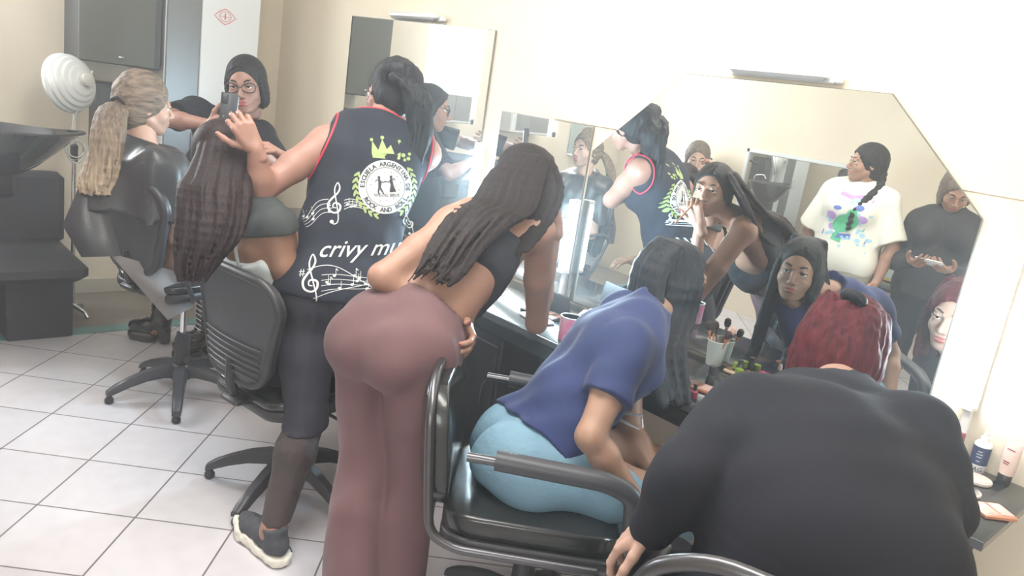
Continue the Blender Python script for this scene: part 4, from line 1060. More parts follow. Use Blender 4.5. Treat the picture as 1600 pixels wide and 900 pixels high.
hr = hand(J['wrR'], at(395, 212, 2.72)-J['wrR'], V((-.2, -.5, -.6)), V((0, 0, 1)), curls=(35, 35, 40, 45), base=lerp(J['wrR'], J['elR'], .2))
B.build_body(org, R2, M['sk_tan'], hands=[hl, hr], headh=.0042)
g = G(); rp = J['wrL'].lerp(at(380, 198, 2.47), .85); dd = (at(380, 198, 2.47)-J['wrL']).normalized()
# leggings: opaque to below the knee, sheer to the ankle
v = Vol(.007); B.torso(v, .008, 'low')
for sd in 'LR': B.leg(v, sd, .010, f1=1)
v.cut(J['waist'], B.up); v.cut((0, 0, .385), (0, 0, -1), .006); v.wrinkle(.0018, 70, (1, 1, .5))
vmesh('leggings', v, R2, org, M['leggings'])
v = Vol(.006)
for sd in 'LR': B.leg(v, sd, .006, upper=False)
v.cut((0, 0, .12), (0, 0, -1), .004); v.cut((0, 0, .42), (0, 0, 1)); v.wrinkle(.0012, 90)
vmesh('sheer_leg', v, R2, org, M['sheer'])
# vest
v = Vol(.006); B.torso(v, .016, 'mid'); B.torso(v, .014, 'up'); B.torso(v, .020, 'low'); 
v.ell(B.pel+B.up*.16+B.fr*.04, (.16, .13, .20), (B.lf, B.fr, B.up), .06)
for sd, s1 in (('L', 1), ('R', -1)):
    v.cut(J['sh'+sd]+B.lf*s1*.012, B.lf*s1+B.up*.12, .012)
v.cut(J['neck']+B.up*.012, B.up+B.fr*.35, .008); v.cut(B.pel-B.up*.035, -B.up+V((0, 0, -.5)), .006); v.wrinkle(.0035, 34, (1, 1, .6))
vest = vmesh('printed_vest', v, R2, org, M['vest'])
# red piping around the armholes and neck: rings that follow the openings
def ring_on(target, origin, c, n, rr, up, r=.004, m=M['pipingred'], name='piping', parent=None, a0=0, a1=2*math.pi, N=40):
    bv = BVHTree.FromPolygons([q.co+V(origin) for q in target.data.vertices], [tuple(p.vertices) for p in target.data.polygons])
    n = V(n).normalized(); x = n.cross(V(up)).normalized(); y = n.cross(x); pts = []
    for i in range(N+1):
        a = a0+(a1-a0)*i/N; d = x*math.cos(a)+y*math.sin(a); h_ = bv.ray_cast(V(c)+d*.4, -d, .4)
        if h_[0] is not None: pts.append(h_[0]-V(origin))
    if len(pts) > 4: return G().tube(pts, r, 8, closed=(a1-a0 > 6)).build(name, m, parent or target)
for sd, s1 in (('L', 1), ('R', -1)): ring_on(vest, org, J['sh'+sd]+B.lf*s1*.004-B.up*.02, B.lf*s1+B.up*.12, .1, B.up)
ring_on(vest, org, J['neck']+B.up*.004, B.up+B.fr*.35, .1, B.lf)
# hair: parted low bun with a thick twisted tail
v = Vol(.0055); scalp(v, B, .012)
hd = J['head']
bp = lambda px, py, d: at(px, py, d+.11)
for (a, b_, ra, rb) in (((640, 130, 2.74), (655, 165, 2.74), .045, .05), ((655, 165, 2.74), (655, 205, 2.75), .05, .042), ((655, 205, 2.75), (645, 250, 2.76), .042, .034), ((645, 250, 2.76), (640, 290, 2.78), .034, .022)):
    v.cone(bp(*a), bp(*b_), ra, rb, .03)
v.ell(bp(625, 118, 2.76), (.085, .085, .05), B.haxes(), .03)
path = subdiv_path([(bp(625, 125, 2.70), B.hx*.04, B.hy*-.03), (bp(652, 150, 2.69), B.hx*.045, B.hy*-.03), (bp(660, 195, 2.71), B.hx*.04, B.hy*-.03), (bp(648, 250, 2.72), B.hx*.03, B.hy*-.02), (bp(638, 300, 2.74), B.hx*.015, B.hy*-.01)], 3)
strands(v, path, 26, .010, 3, wave=.006)
v.wrinkle(.0022, 150, (1, 1, .35))
vmesh('hair', v, R2, org, M['h_black'])
e = B.hp(-.088, -.006, -.034); g = G(); g.tube([e+V((0, 0, -.013))+B.hy*.012*math.cos(a)+V((0, 0, .013))*math.sin(a) for a in np.linspace(0, 6.28, 17)[:-1]], .0018, 8, closed=True)
g.v = [tuple(V(q)-org) for q in g.v]; g.build('earring', M['chrome'], R2)
# prints on the vest
cam_dir = (CAM-at(600, 290, 2.6)).normalized()
def vprint(px, py, d, upv=None): return Decal(vest, at(px, py, d), cam_dir, (upv or (_u2-_r2*.12)), org)
D0 = vprint(603, 292, 2.55); k = .001
Rr = .094
D0.place('logo_disc', *disc(0, 0, Rr, n=40, rings=7), M['print_w'])
D0.place('logo_ring', *ribbon([(Rr*.72*math.cos(a), Rr*.72*math.sin(a)) for a in np.linspace(0, 6.283, 49)[:-1]], .0016, True), M['print_k'], .0012)
def circ_text(D, s, R0, a0, a1, size, m, inside=True, name='lettering', flip=False):
    parts = []; n = len(s)
    for i, ch in enumerate(s):
        if ch == ' ': continue
        a = a0+(a1-a0)*(i/(n-1)); t = text2d(ch, size, bold=.0006/size*.02); rot = a-math.pi/2 if not flip else a+math.pi/2
        rr = R0 if not flip else R0+size*.68
        parts.append(shape(t, 1, 1, rr*math.cos(a), rr*math.sin(a), rot))
    D.place(name, *merge(parts), m, .0014)
circ_text(D0, 'ESCUELA ARGENTINA DE', .073, math.radians(172), math.radians(-12), .021, M['print_k'])
circ_text(D0, 'ROCK AND ROLL', .073, math.radians(206), math.radians(322), .021, M['print_k'], flip=True)
D0.place('lettering', *shape(text2d('MIGUEL BRUS', .0145), 1, 1, 0, -.034, -.12), M['print_k'], .0014)
def dancer(cx, s, skirt):
    ps = [shape(disc(0, .030, .0045, n=10, rings=1), s, s, cx, 0), shape(ribbon([(0, .026), (.001, .012), (-.002, .0)], [.006, .010, .007]), s, s, cx, 0),
          shape(ribbon([(.0, .022), (.010, .014), (.020, .017)], .0028), s, s, cx, 0), shape(ribbon([(0, .02), (-.008, .024), (-.012, .018)], .0026), s, s, cx, 0)]
    if skirt: ps.append(shape(poly([(-.003, .006), (.004, .006), (.010, -.018), (-.011, -.018)]), s, s, cx, 0))
    else: ps += [shape(ribbon([(-.002, 0), (-.007, -.012), (-.004, -.024)], [.006, .005, .003]), s, s, cx, 0), shape(ribbon([(0, 0), (.005, -.012), (.009, -.022)], [.006, .005, .003]), s, s, cx, 0)]
    return merge(ps)
D0.place('dancer_print', *shape(dancer(-.02, 1.15, False), 1, 1), M['print_k'], .0014)
D0.place('dancer_print', *shape(dancer(-.022, 1.1, True), -1, 1, 0, 0), M['print_k'], .0014)
rs = random.Random(5)
D0.place('star_print', *merge([shape(poly([(0, 1), (.25, .25), (1, 0), (.25, -.25), (0, -1), (-.25, -.25), (-1, 0), (-.25, .25)]), .0028, .0028, .058*math.cos(a)*rs.uniform(.8, 1), .054*math.sin(a)*rs.uniform(.85, 1)) for a in np.linspace(.2, 6, 14)]), M['print_k'], .0013)
def crown(): return merge([poly([(-.045, 0), (.05, 0), (.052, .018), (-.05, .018)]), poly([(-.05, .018), (-.02, .018), (-.05, .06)]), poly([(-.03, .018), (.01, .018), (-.015, .07)]), poly([(0, .018), (.052, .018), (.045, .062)]), poly([(-.01, .018), (.03, .018), (.016, .05)]),
                        shape(disc(-.052, .064, .006, n=10, rings=1)), shape(disc(-.015, .075, .007, n=10, rings=1)), shape(disc(.046, .067, .006, n=10, rings=1))])
D0.place('crown_print', *shape(crown(), 1, 1, .012, .098, -.15), M['print_g'], .0012)
def wreath(sg):
    ps = []
    for i, a in enumerate(np.linspace(math.radians(150), math.radians(245), 9)):
        r0 = Rr*1.14; ps.append(shape(disc(0, 0, .013, .0045, 10, 1), 1, 1, r0*math.cos(a)*sg, r0*math.sin(a), (a+math.radians(60)) if sg > 0 else math.pi-(a+math.radians(60))))
        r1 = Rr*1.06; ps.append(shape(disc(0, 0, .010, .004, 10, 1), 1, 1, r1*math.cos(a)*sg, r1*math.sin(a), (a+math.radians(120)) if sg > 0 else math.pi-(a+math.radians(120))))
    return merge(ps)
D0.place('wreath_print', *wreath(1), M['print_g'], .0010); D0.place('wreath_print', *wreath(-1), M['print_g'], .0010)
D0.place('flower_print', *merge([disc(.075, .105, .008, n=10, rings=2), disc(.092, .092, .007, n=10, rings=2), disc(.078, .088, .006, n=10, rings=2), disc(.098, .108, .006, n=10, rings=2)]), M['print_g'], .001)
def staff(w, h, amp, notes, seed):
    rr = random.Random(seed); ps = []
    for i in range(4): ps.append(ribbon([(x*w, amp*math.sin(x*5)+h*(i/3-.5)*(1-.45*x)) for x in np.linspace(0, 1, 22)], .0018))
    for j in range(notes):
        x = rr.uniform(.08, .98); y = amp*math.sin(x*5)+h*rr.uniform(-.5, .5)
        ps += [disc(x*w, y, .0055, .004, 10, 1), ribbon([(x*w+.005, y), (x*w+.005, y+.022)], .0016)]
        if j % 2: ps.append(ribbon([(x*w+.005, y+.022), (x*w+.012, y+.016)], .003))
    return merge(ps)
D1 = vprint(522, 322, 2.55)
D1.place('treble_clef_print', *shape(clef(.125), 1, 1, .0, -.005, -.12), M['print_w'], .0006)
D1.place('staff_print', *shape(staff(-.11, .05, .012, 5, 2), 1, 1, -.012, .0, .35), M['print_w'], .0004)
D1.place('staff_print', *shape(staff(.08, .03, .006, 3, 4), 1, 1, .03, -.0, -.1), M['print_w'], .0004)
D2 = vprint(548, 395, 2.52)
D2.place('script_lettering', *shape(text2d('crivy mu', .078, shear=.5, bold=.0004), 1, 1, .02, -.02, -.10), M['print_w'], .0006)
D3 = vprint(487, 445, 2.50)
D3.place('treble_clef_print', *shape(clef(.14), 1, 1, 0, -.0, -.02), M['print_w'], .0006)
D3.place('staff_print', *merge([ribbon([(x*.24-.01, .048-.10*x*x+.012*math.sin(5*x)) for x in np.linspace(0, 1, 20)], .0022), ribbon([(x*.24+.0, -.045+.07*x-.05*x*x) for x in np.linspace(0, 1, 20)], .0022), shape(staff(.20, .05, .004, 11, 9), 1, 1, .03, .0, -.1), shape(text2d('#', .032), 1, 1, -.028, .032)]), M['print_w'], .0004)
D4 = vprint(640, 350, 2.62)
D4.place('treble_clef_print', *shape(clef(.08), 1, 1, 0, 0, .1), M['print_w'], .0006)

# sneaker with thick foam sole
def sneaker(ank, d, root, org):
    d = V((d[0], d[1], 0)).normalized(); s_ = V((-d.y, d.x, 0)); g = V((ank.x, ank.y, 0)); ax = (d, s_, V((0, 0, 1)))
    P_ = lambda x, y, z: g+d*x+s_*y+V((0, 0, z))
    v = Vol(.0045)
    v.cone(P_(-.045, 0, .022), P_(.03, 0, .020), .042, .042, .02); v.cone(P_(.03, 0, .018), P_(.13, .004, .022), .042, .047, .02); v.cone(P_(.13, .004, .022), P_(.185, .0, .034), .047, .036, .02)
    v.cut(P_(0, 0, .003), (0, 0, -1)); v.cut(P_(-.02, 0, .036), V((0, 0, 1))+d*-.06, .006); v.wrinkle(.002, 150, (1, 1, 2))
    so = vmesh('sole', v, root, org, M['sole'])
    v = Vol(.0045)
    v.cone(P_(-.035, 0, .055), P_(.03, 0, .052), .037, .036, .02); v.cone(P_(.03, 0, .052), P_(.12, .003, .046), .038, .040, .02); v.cone(P_(.12, .003, .046), P_(.17, 0, .048), .040, .028, .02)
    v.cone(P_(-.02, 0, .06), P_(-.012, 0, .11), .038, .041, .015); v.cone(P_(.03, 0, .07), P_(.07, 0, .07), .030, .026, .02)
    v.cut(P_(0, 0, .034), (0, 0, -1)); v.cut(P_(0, 0, .112), V((.0, 0, 1))+d*.18, .006); v.wrinkle(.0015, 120)
    up = vmesh('upper', v, root, org, M['shoe'])
    g2 = G()
    for i in range(5): x = .045+i*.018; g2.tube([V(P_(x, -.022, .088-i*.004))-org, V(P_(x+.006, 0, .097-i*.005))-org, V(P_(x, .022, .088-i*.004))-org], .0025, 6)
    g2.tube(rounded([P_(.05, 0, .1)-org, P_(.10, -.05, .085)-org, P_(.11, -.066, .03)-org, P_(.06, -.075, .006)-org, P_(.0, -.07, .006)-org, P_(-.03, -.06, .006)-org], .02), .0022, 6)
    g2.build('laces', M['plastic'], up)
sneaker(V((J['anL'].x, J['anL'].y, 0)), (-.99, -.08), R2, org); sneaker(V((J['anR'].x, J['anR'].y, 0)), (F.x, F.y), R2, org)

# ---------- leaning person in mauve trousers
F = flat(-.30, .95); Lf = leftof(F); pel = at(622, 540, 2.24); nk = at(778, 338, 2.50)
fa = atz(545, 950, .09); fb = atz(612, 935, .09)
J = dict(hipL=pel+Lf*.088, hipR=pel-Lf*.088, neck=nk, shL=at(708, 352, 2.36), shR=at(842, 362, 2.52), head=at(826, 284, 2.64), face=V((.24, .96, .02)), headup=V((-.1, -.25, 1)),
         elL=at(596, 432, 2.22), wrL=at(727, 512, 2.33), elR=atz(838, 505, .79), wrR=V((0, 0, 0)), anL=fa, anR=fb, knL=lerp(pel+Lf*.09, fa, .5)+F*.03, knR=lerp(pel-Lf*.09, fb, .5)+F*.03)
hdp = J['head']; J['wrR'] = hdp+V((.05, .115, -.145))
J['toeL'] = V((fa.x, fa.y, .03))+F*.15; J['toeR'] = V((fb.x, fb.y, .03))+F*.15
bones('mauve', J)
B = Body(J, fat=1.0, breast=1.0); org = V((pel.x, pel.y, 0)); R3 = person(org, 'person in mauve wide leg trousers bending to the mirror to line the lips')
hl = hand(J['wrL'], at(738, 545, 2.24)-J['wrL'], V((-.5, -.4, .1)), V((0, 0, 1)), curls=(30, 34, 38, 42), base=lerp(J['wrL'], J['elL'], .2), nail=True)
hr = hand(J['wrR'], V((-.45, .10, .75)), V((-.1, -1, 0)), V((-.9, 0, .4)), curls=(50, 55, 62, 68), base=lerp(J['wrR'], J['elR'], .15), nail=True)
B.build_body(org, R3, M['sk_warm'], hands=[hl, hr])
v = Vol(.006); B.torso(v, .012, 'low', k=.06)
dz = V((0, 0, -1))
for q_, k_ in ((1, .05), (-1, .022)): v.ell(B.pel-B.hf*.060-B.up*.035+dz*.025+B.hl*.066*q_, (.100, .098, .110), (B.hl, B.hf, B.up), k_)
v.ell(B.pel+B.up*.06-B.hf*.02, (.150, .115, .11), (B.hl, B.hf, B.up), .06)
for sd in 'LR':
    v.cone(J['hip'+sd]-B.hf*.03, J['hip'+sd].lerp(J['kn'+sd], .7), .098, .080, .02)
    B.leg(v, sd, .012, flare=.040, k=.010)
v.cut(B.pel+B.up*.145, B.up, .005); v.cut((0, 0, .035), (0, 0, -1), .004); v.wrinkle(.0055, 30, (1, 1, .16))
tr = vmesh('trousers', v, R3, org, M['mauve'])
# gathered waistband
v = Vol(.005); B.torso(v, .0145, 'low', k=.06); v.cut(B.pel+B.up*.152, B.up, .004); v.cut(B.pel+B.up*.112, -B.up, .004)
vv, f = v.mesh(); vv = relax(vv, f, 1); cc = np.array(B.pel+B.up*.13); rel = vv-cc; an = np.arctan2(rel@np.array(B.hf), rel@np.array(B.hl)); rr = rel-np.outer(rel@np.array(B.up), np.array(B.up))
vv = vv+rr/np.linalg.norm(rr, axis=1)[:, None]*(.0026*np.sin(an*46))[:, None]; make('waistband', [(vv, f, 0)], tr, org, [M['mauve']])
# cropped black camisole
v = Vol(.006); B.torso(v, .007, 'up'); B.torso(v, .007, 'mid'); v.ell(J['chest']+B.fr*.07-B.up*.09+V((0, 0, -.03)), (.135, .09, .14), (B.lf, B.fr, B.up), .05); v.cut(lerp(J['waist'], J['chest'], .30), -B.up-B.fr*.9, .005)
v.cut(J['neck']-B.up*.055, B.up, .01)
for s1, sd in ((1, 'L'), (-1, 'R')): v.cut(J['sh'+sd]-B.lf*s1*.035, B.lf*s1+B.up*.2, .012)
v.wrinkle(.002, 50); vmesh('camisole', v, R3, org, M['blackdress'])
g = G()
for s1 in (1, -1): g.tube([x-org for x in catmull([J['neck']-B.up*.07+B.lf*s1*.085+B.fr*.075, J['neck']-B.up*.01+B.lf*s1*.082+B.fr*.02, J['neck']-B.up*.01+B.lf*s1*.08-B.fr*.04, J['neck']-B.up*.08+B.lf*s1*.075-B.fr*.08])], .005, 8)
g.build('shoulder_strap', M['blackdress'], R3)
# hair
v = Vol(.0048); scalp(v, B, .010); hp = J['head']
sv = V((.72, .69, 0))
path = subdiv_path([(at(835, 246, 2.56), sv*.05, V((0, -.04, .0))), (at(812, 275, 2.50), sv*.085, V((-.02, -.04, 0))), (at(790, 320, 2.42), sv*.10, V((-.01, -.04, 0))), (at(755, 345, 2.34), sv*.10, V((0, -.03, .03))), (at(718, 385, 2.26), sv*.085, V((0, -.02, .03))), (at(690, 425, 2.20), sv*.075, V((0, -.01, .03))), (at(668, 448, 2.17), sv*.06, V((0, -.01, .02)))], 3)
strands(v, path, 110, .0088, 11, wave=.008, wf=6, taper=.25, k=.005, rag=.35)
path = subdiv_path([(at(850, 250, 2.58), sv*.03, V((0, -.02, .0))), (at(860, 290, 2.54), sv*.045, V((0, -.02, 0))), (at(848, 330, 2.50), sv*.05, V((0, -.02, 0))), (at(825, 370, 2.45), sv*.04, V((0, -.02, 0))), (at(800, 400, 2.38), sv*.035, V((0, -.02, 0)))], 3)
strands(v, path, 46, .0085, 12, wave=.003, wf=5, taper=.3, k=.007)
curtain(v, B, 5); parting(v, B); vmesh('hair', v, R3, org, M['h_brown'])
q = empty('lip_pencil', J['head']+V((.0, .135, -.068))); tipd = V((-.02, .09, -.10)).normalized()
G().tube([V((0, 0, 0)), tipd*.11], .0038, 8).build('barrel', M['wood'], q); G().tube([V((0, 0, 0)), -tipd*.015], [.0036, .0005], 8).build('tip', M['rosegold'], q)
tag(q, 'thin brown lip pencil held at the mouth of the leaning person', 'pencil')
g = G(); g.tube([x-org for x in catmull([J['neck']+B.lf*.055+B.fr*.02-B.up*.0, J['neck']+B.lf*.045+B.fr*.062-B.up*.02, J['neck']+B.fr*.085-B.up*.035, J['neck']-B.lf*.045+B.fr*.062-B.up*.02, J['neck']-B.lf*.055+B.fr*.02])], .002, 6); g.build('necklace', M['gold'], R3)

# ---------- seated person in the blue tee
pel = V((-1.37, 1.47, .60)); nk = at(1008, 490, 2.26); F = flat(.5, .87); Lf = leftof(F); Fh = flat(.62, .78); Lh = leftof(Fh)
J = dict(hipL=pel+Lh*.09, hipR=pel-Lh*.09, neck=nk, shL=nk+Lf*.155-V((0, 0, .05)), shR=at(980, 548, 2.07), head=at(1054, 438, 2.41), face=V((.30, .95, -.04)), headup=V((0, -.1, 1)),
         elR=at(922, 682, 1.97), wrR=at(992, 778, 2.03), elL=at(985, 672, 2.33), wrL=at(1028, 752, 2.22))
J['knR'] = pel-Lh*.10+Fh*.43-V((0, 0, .05)); J['knL'] = pel+Lh*.12+Fh*.43-V((0, 0, .05))
J['anR'] = V((J['knR'].x, J['knR'].y, .09))-Fh*.04; J['anL'] = V((J['knL'].x, J['knL'].y, .09))-Fh*.02
J['toeR'] = V((J['anR'].x, J['anR'].y, .03))+Fh*.15; J['toeL'] = V((J['anL'].x, J['anL'].y, .03))+Fh*.15
bones('blue', J)
B = Body(J, fat=1.0, breast=.9); org = V((pel.x, pel.y, 0)); R4 = person(org, 'seated person in a blue tee and pale jeans with straight black hair')
hr = hand(J['wrR'], at(1030, 812, 2.08)-J['wrR'], V((0, 0, -1)), V((-.6, .6, 0)), curls=(12, 14, 16, 20), base=lerp(J['wrR'], J['elR'], .2))
hl = hand(J['wrL'], at(1045, 790, 2.20)-J['wrL'], V((0, 0, -1)), V((.6, -.6, 0)), curls=(12, 14, 16, 20), base=lerp(J['wrL'], J['elL'], .2))
B.build_body(org, R4, M['sk_deep'] if False else M['sk_olive'], hands=[hl, hr])
v = Vol(.006); B.torso(v, .012, 'low')
for sd in 'LR': B.leg(v, sd, .015, flare=.012)
v.cut(B.pel+B.up*.15, B.up, .005); v.cut((0, 0, .11), (0, 0, -1), .004); v.wrinkle(.0035, 30, (1, 1, 1)); vmesh('jeans', v, R4, org, M['denim'])
simple_shoes(B, R4, org, M['sole'], name='shoe')
v = Vol(.006); B.torso(v, .016, 'up'); B.torso(v, .020, 'mid'); B.torso(v, .022, 'low')
for sd in 'LR': B.arm(v, sd, .013, upto=0, f1=.58, flare=.010)
v.cut(B.pel+B.up*.055, -B.up, .005); v.cone(J['neck']-B.up*.03, J['neck']+B.up*.05, .066, .060, .03); neckhole(v, B, .01, .060); v.wrinkle(.0048, 30, (1, 1, 1)); tee = vmesh('blue_tee', v, R4, org, M['blue'])
D5 = Decal(tee, at(985, 668, 2.1), (CAM-at(985, 668, 2.1)).normalized()+Fh*.6, _u2, org); D5.place('lettering', *shape(text2d('Mi', .055, shear=.3), 1, 1, .02, -.01, .3), M['print_w'])
v = Vol(.005); scalp(v, B, .008)
c0 = J['head']; sv = V((.70, .70, 0)); bk = V((.1, -.5, 0))
path = subdiv_path([(B.hp(.012, .012, .112), B.hx*.012, B.hy*-.075), (B.hp(.045, .0, .083), B.hx*.01+B.hy*.045, B.hy*-.075), (B.hp(.079, -.012, .0), B.hy*.062, B.hx*-.02), (B.hp(.088, -.03, -.10), B.hy*.080, B.hx*-.03), (at(1040, 545, 2.22), B.hy*.085, B.hx*-.03), (at(1048, 600, 2.19), B.hy*.075, B.hx*-.03), (at(1058, 640, 2.17), B.hy*.055, B.hx*-.02)], 3)
strands(v, path, 90, 0.0085, 21, wave=.002, taper=.25, k=.010)
path = subdiv_path([(B.hp(-.012, .012, .112), B.hx*.012, B.hy*-.075), (B.hp(-.045, .0, .083), B.hx*-.01+B.hy*.045, B.hy*-.075), (B.hp(-.079, -.012, .0), B.hy*.062, B.hx*.02), (B.hp(-.088, -.02, -.10), B.hy*.070, B.hx*.03), (B.hp(-.098, -.03, -.26), B.hy*.065, B.hx*.03), (B.hp(-.10, -.0, -.42), B.hy*.045, B.hx*.03)], 3)
strands(v, path, 70, .0085, 22, wave=.002, taper=.25, k=.010)
path = subdiv_path([(B.hp(0, -.05, .11), B.hx*.06, B.hy*-.02), (B.hp(0, -.100, .03), B.hx*.07, B.hy*-.02), (B.hp(0.03, -.112, -.08), B.hx*.085, B.hy*-.02), (B.hp(.05, -.115, -.18), B.hx*.105, B.hy*-.02), (B.hp(.08, -.11, -.31), B.hx*.09, B.hy*-.02)], 3)
strands(v, path, 80, .0105, 23, taper=.4, k=.010)
curtain(v, B, 5); parting(v, B); vmesh('hair', v, R4, org, M['h_black'])

# ---------- red haired person in the foreground
pel = V((-.47, 1.27, .62)); nk = at(1312, 628, 1.78); F = flat(-.25, .97); Lf = leftof(F)
J = dict(hipL=pel+Lf*.11, hipR=pel-Lf*.11, neck=nk, shL=at(1168, 655, 1.58), shR=at(1428, 680, 1.60), head=at(1322, 536, 2.00), face=V((-.06, .98, -.12)), headup=V((.06, .1, 1)),
         elL=at(1078, 742, 1.46), wrL=at(1022, 822, 1.53), elR=at(1462, 800, 1.52), wrR=at(1380, 800, 1.72))
J['knL'] = pel+Lf*.17+F*.42-V((0, 0, .05)); J['knR'] = pel-Lf*.13+F*.44-V((0, 0, .05)); J['knL'] = at(1035, 900, 1.62)
J['anR'] = V((J['knR'].x, J['knR'].y, .09)); J['anL'] = V((J['knL'].x, J['knL'].y, .09))
J['toeR'] = V((J['anR'].x, J['anR'].y, .03))+F*.15; J['toeL'] = V((J['anL'].x, J['anL'].y, .03))+F*.15
bones('red', J)
B = Body(J, fat=1.3, breast=1.1, head=1.0); org = V((pel.x, pel.y, 0)); R5 = person(org, 'seated person with short red hair in a long sleeved black top')
hl = hand(J['wrL'], at(985, 840, 1.57)-J['wrL'], V((.2, .3, -1)), V((.1, -1, -.2)), curls=(28, 30, 32, 34), base=lerp(J['wrL'], J['elL'], .2), nail=True, scale=1.0)
hr = hand(J['wrR'], V((-.3, .5, .1)), V((0, 0, -1)), V((-1, 0, 0)), curls=(20, 24, 28, 30), base=lerp(J['wrR'], J['elR'], .2), nail=True)
B.build_body(org, R5, M['sk_fair'], hands=[hl, hr])
g = G(); rc = J['wrL'].lerp(at(985, 840, 1.57), .9)+V((0, 0, .012)); g.tube([rc-org+V((.011*math.cos(a), .0, .011*math.sin(a))) for a in np.linspace(0, 6.28, 13)[:-1]], .0018, 8, closed=True); g.build('ring', M['chrome'], R5)
v = Vol(.007); B.torso(v, .012, 'low')
for sd in 'LR': B.leg(v, sd, .012)
v.cut(B.pel+B.up*.2, B.up); v.cut((0, 0, .11), (0, 0, -1)); v.wrinkle(.003, 30); vmesh('trousers', v, R5, org, M['black'])
simple_shoes(B, R5, org, M['plastic'], name='shoe')
v = Vol(.007); B.torso(v, .014, 'up'); B.torso(v, .020, 'mid'); B.torso(v, .02, 'low')
c1 = at(1292, 770, 1.50); v.ell(c1, (.235, .165, .20), (B.lf, B.fr, B.up), .08); v.ell(at(1300, 870, 1.42), (.245, .18, .17), (B.lf, B.fr, B.up), .08); v.ell(at(1298, 715, 1.58), (.225, .13, .12), (B.lf, B.fr, B.up), .07)
for sd in 'LR': B.arm(v, sd, .013, upto=2, rm=1.18)
v.cone(J['neck']-B.up*.03, J['neck']+B.up*.035, .085, .066, .05); neckhole(v, B, .0, .062); v.wrinkle(.0035, 24, (1, 1, 1.3))
for sd in 'LR':
    a = J['wr'+sd]; d = (J['wr'+sd]-J['el'+sd]).normalized()
tp = Vol(.007); tp.ops = v.ops; tp.wr = v.wr; top = vmesh('black_top', tp, R5, org, M['black'])
D6 = Decal(top, J['chest']+B.fr*.2, B.fr, (0, 0, 1), org); cp = [ribbon([(.045*math.cos(a), .045*math.sin(a)) for a in np.linspace(.2, 2.9, 20)], .004)]
cp += [disc(.055*math.cos(a), .055*math.sin(a), .006, n=10, rings=1) for a in np.linspace(.2, 2.9, 8)]+[shape(clef(.05), 1, 1), ribbon([(-.04, -.035), (.04, -.035)], .005)]
D6.place('chest_print', *merge(cp), M['print_w'])
v = Vol(.005); scalp(v, B, .014, low=-.05)
v.ell(B.hp(0, -.045, .03), (.086, .075, .09), B.haxes(), .03)
for i in range(120):
    a = rs.uniform(-1.9, 1.9); tz = rs.uniform(.02, .112); p0 = B.hp(.10*math.sin(a)*.75, -.03-.10*math.cos(a)*.75, tz); p1 = B.hp(.103*math.sin(a), -.022-.098*math.cos(a)-.010, tz*.3-.03); p2 = B.hp(.098*math.sin(a), -.02-.085*math.cos(a), -.135-rs.uniform(0, .06))
    c = catmull([p0, p1, p2], 4)
    for q in range(len(c)-1): v.cone(c[q], c[q+1], .010*(1-q*.06), .010*(1-(q+1)*.06), .009)
v.wrinkle(.002, 170, (1, 1, .5)); vmesh('hair', v, R5, org, M['h_red'])
v = Vol(.004); c = B.hp(.008, -.094, .124)
for i in range(14):
    a = i*.449; v.cone(c+B.hx*.022*math.cos(a)+(B.hz*.5-B.hy*.6)*.02*math.sin(a), c+B.hx*.022*math.cos(a+.6)+(B.hz*.5-B.hy*.6)*.02*math.sin(a+.6), .012, .011, .004)
vmesh('hair_roll', v, R5, org, M['h_black'])
e = B.hp(-.110, -.03, -.055); g = G(); g.tube([e-org+B.hy*.016*math.cos(a)+V((0, 0, -.02))+V((0, 0, .02))*math.sin(a) for a in np.linspace(0, 6.28, 21)[:-1]], .0022, 8, closed=True)
g.tube([e-org+V((0, 0, 0)), e-org+V((0, 0, -.04))], .0015, 6); g.tube([e-org+B.hy*.014+V((0, 0, -.02)), e-org-B.hy*.014+V((0, 0, -.02))], .0015, 6); g.build('earring', M['gold'], R5)
# ---------- seated person with ponytail in the black cape
pel = V((-3.40, 1.20, .70)); nk = V((-3.39, 1.045, 1.125)); F = flat(-.20, .98); Lf = leftof(F)
J = dict(hipL=pel+Lf*.09, hipR=pel-Lf*.09, neck=nk, shL=nk+Lf*.165-V((0, 0, .05)), shR=nk-Lf*.165-V((0, 0, .05)), head=at(226, 166, 3.16), face=V((.02, .99, -.05)), headup=V((0, -.05, 1)))
J['elL'] = J['shL']+V((-.05, .05, -.27)); J['elR'] = J['shR']+V((.05, .05, -.27)); J['wrL'] = J['elL']+F*.22-Lf*.05; J['wrR'] = J['elR']+F*.22+Lf*.05
for s_, q in (('L', 1), ('R', -1)):
    J['kn'+s_] = pel+Lf*q*.10+F*.43-V((0, 0, .06)); J['an'+s_] = V((J['kn'+s_].x, J['kn'+s_].y, .09))+F*.05; J['toe'+s_] = V((J['an'+s_].x, J['an'+s_].y, .03))+F*.15
bones('cape', J)
B = Body(J, fat=1.0); org = V((pel.x, pel.y, 0)); R1 = person(org, 'seated person with blonde ponytail wrapped in a black cape')
hs = [hand(J['wr'+s_], F, V((0, 0, -1)), Lf*(-1 if s_ == 'L' else 1), curls=(15, 18, 20, 22), base=lerp(J['wr'+s_], J['el'+s_], .2), h=.0035) for s_ in 'LR']
B.build_body(org, R1, M['sk_fair'], hands=hs)
simple_shoes(B, R1, org, M['plastic'])
v = Vol(.008); B.torso(v, .02, 'all', k=.08)
v.cone(nk+V((0, 0, .05)), nk-V((0, 0, .06)), .060, .10, .05)
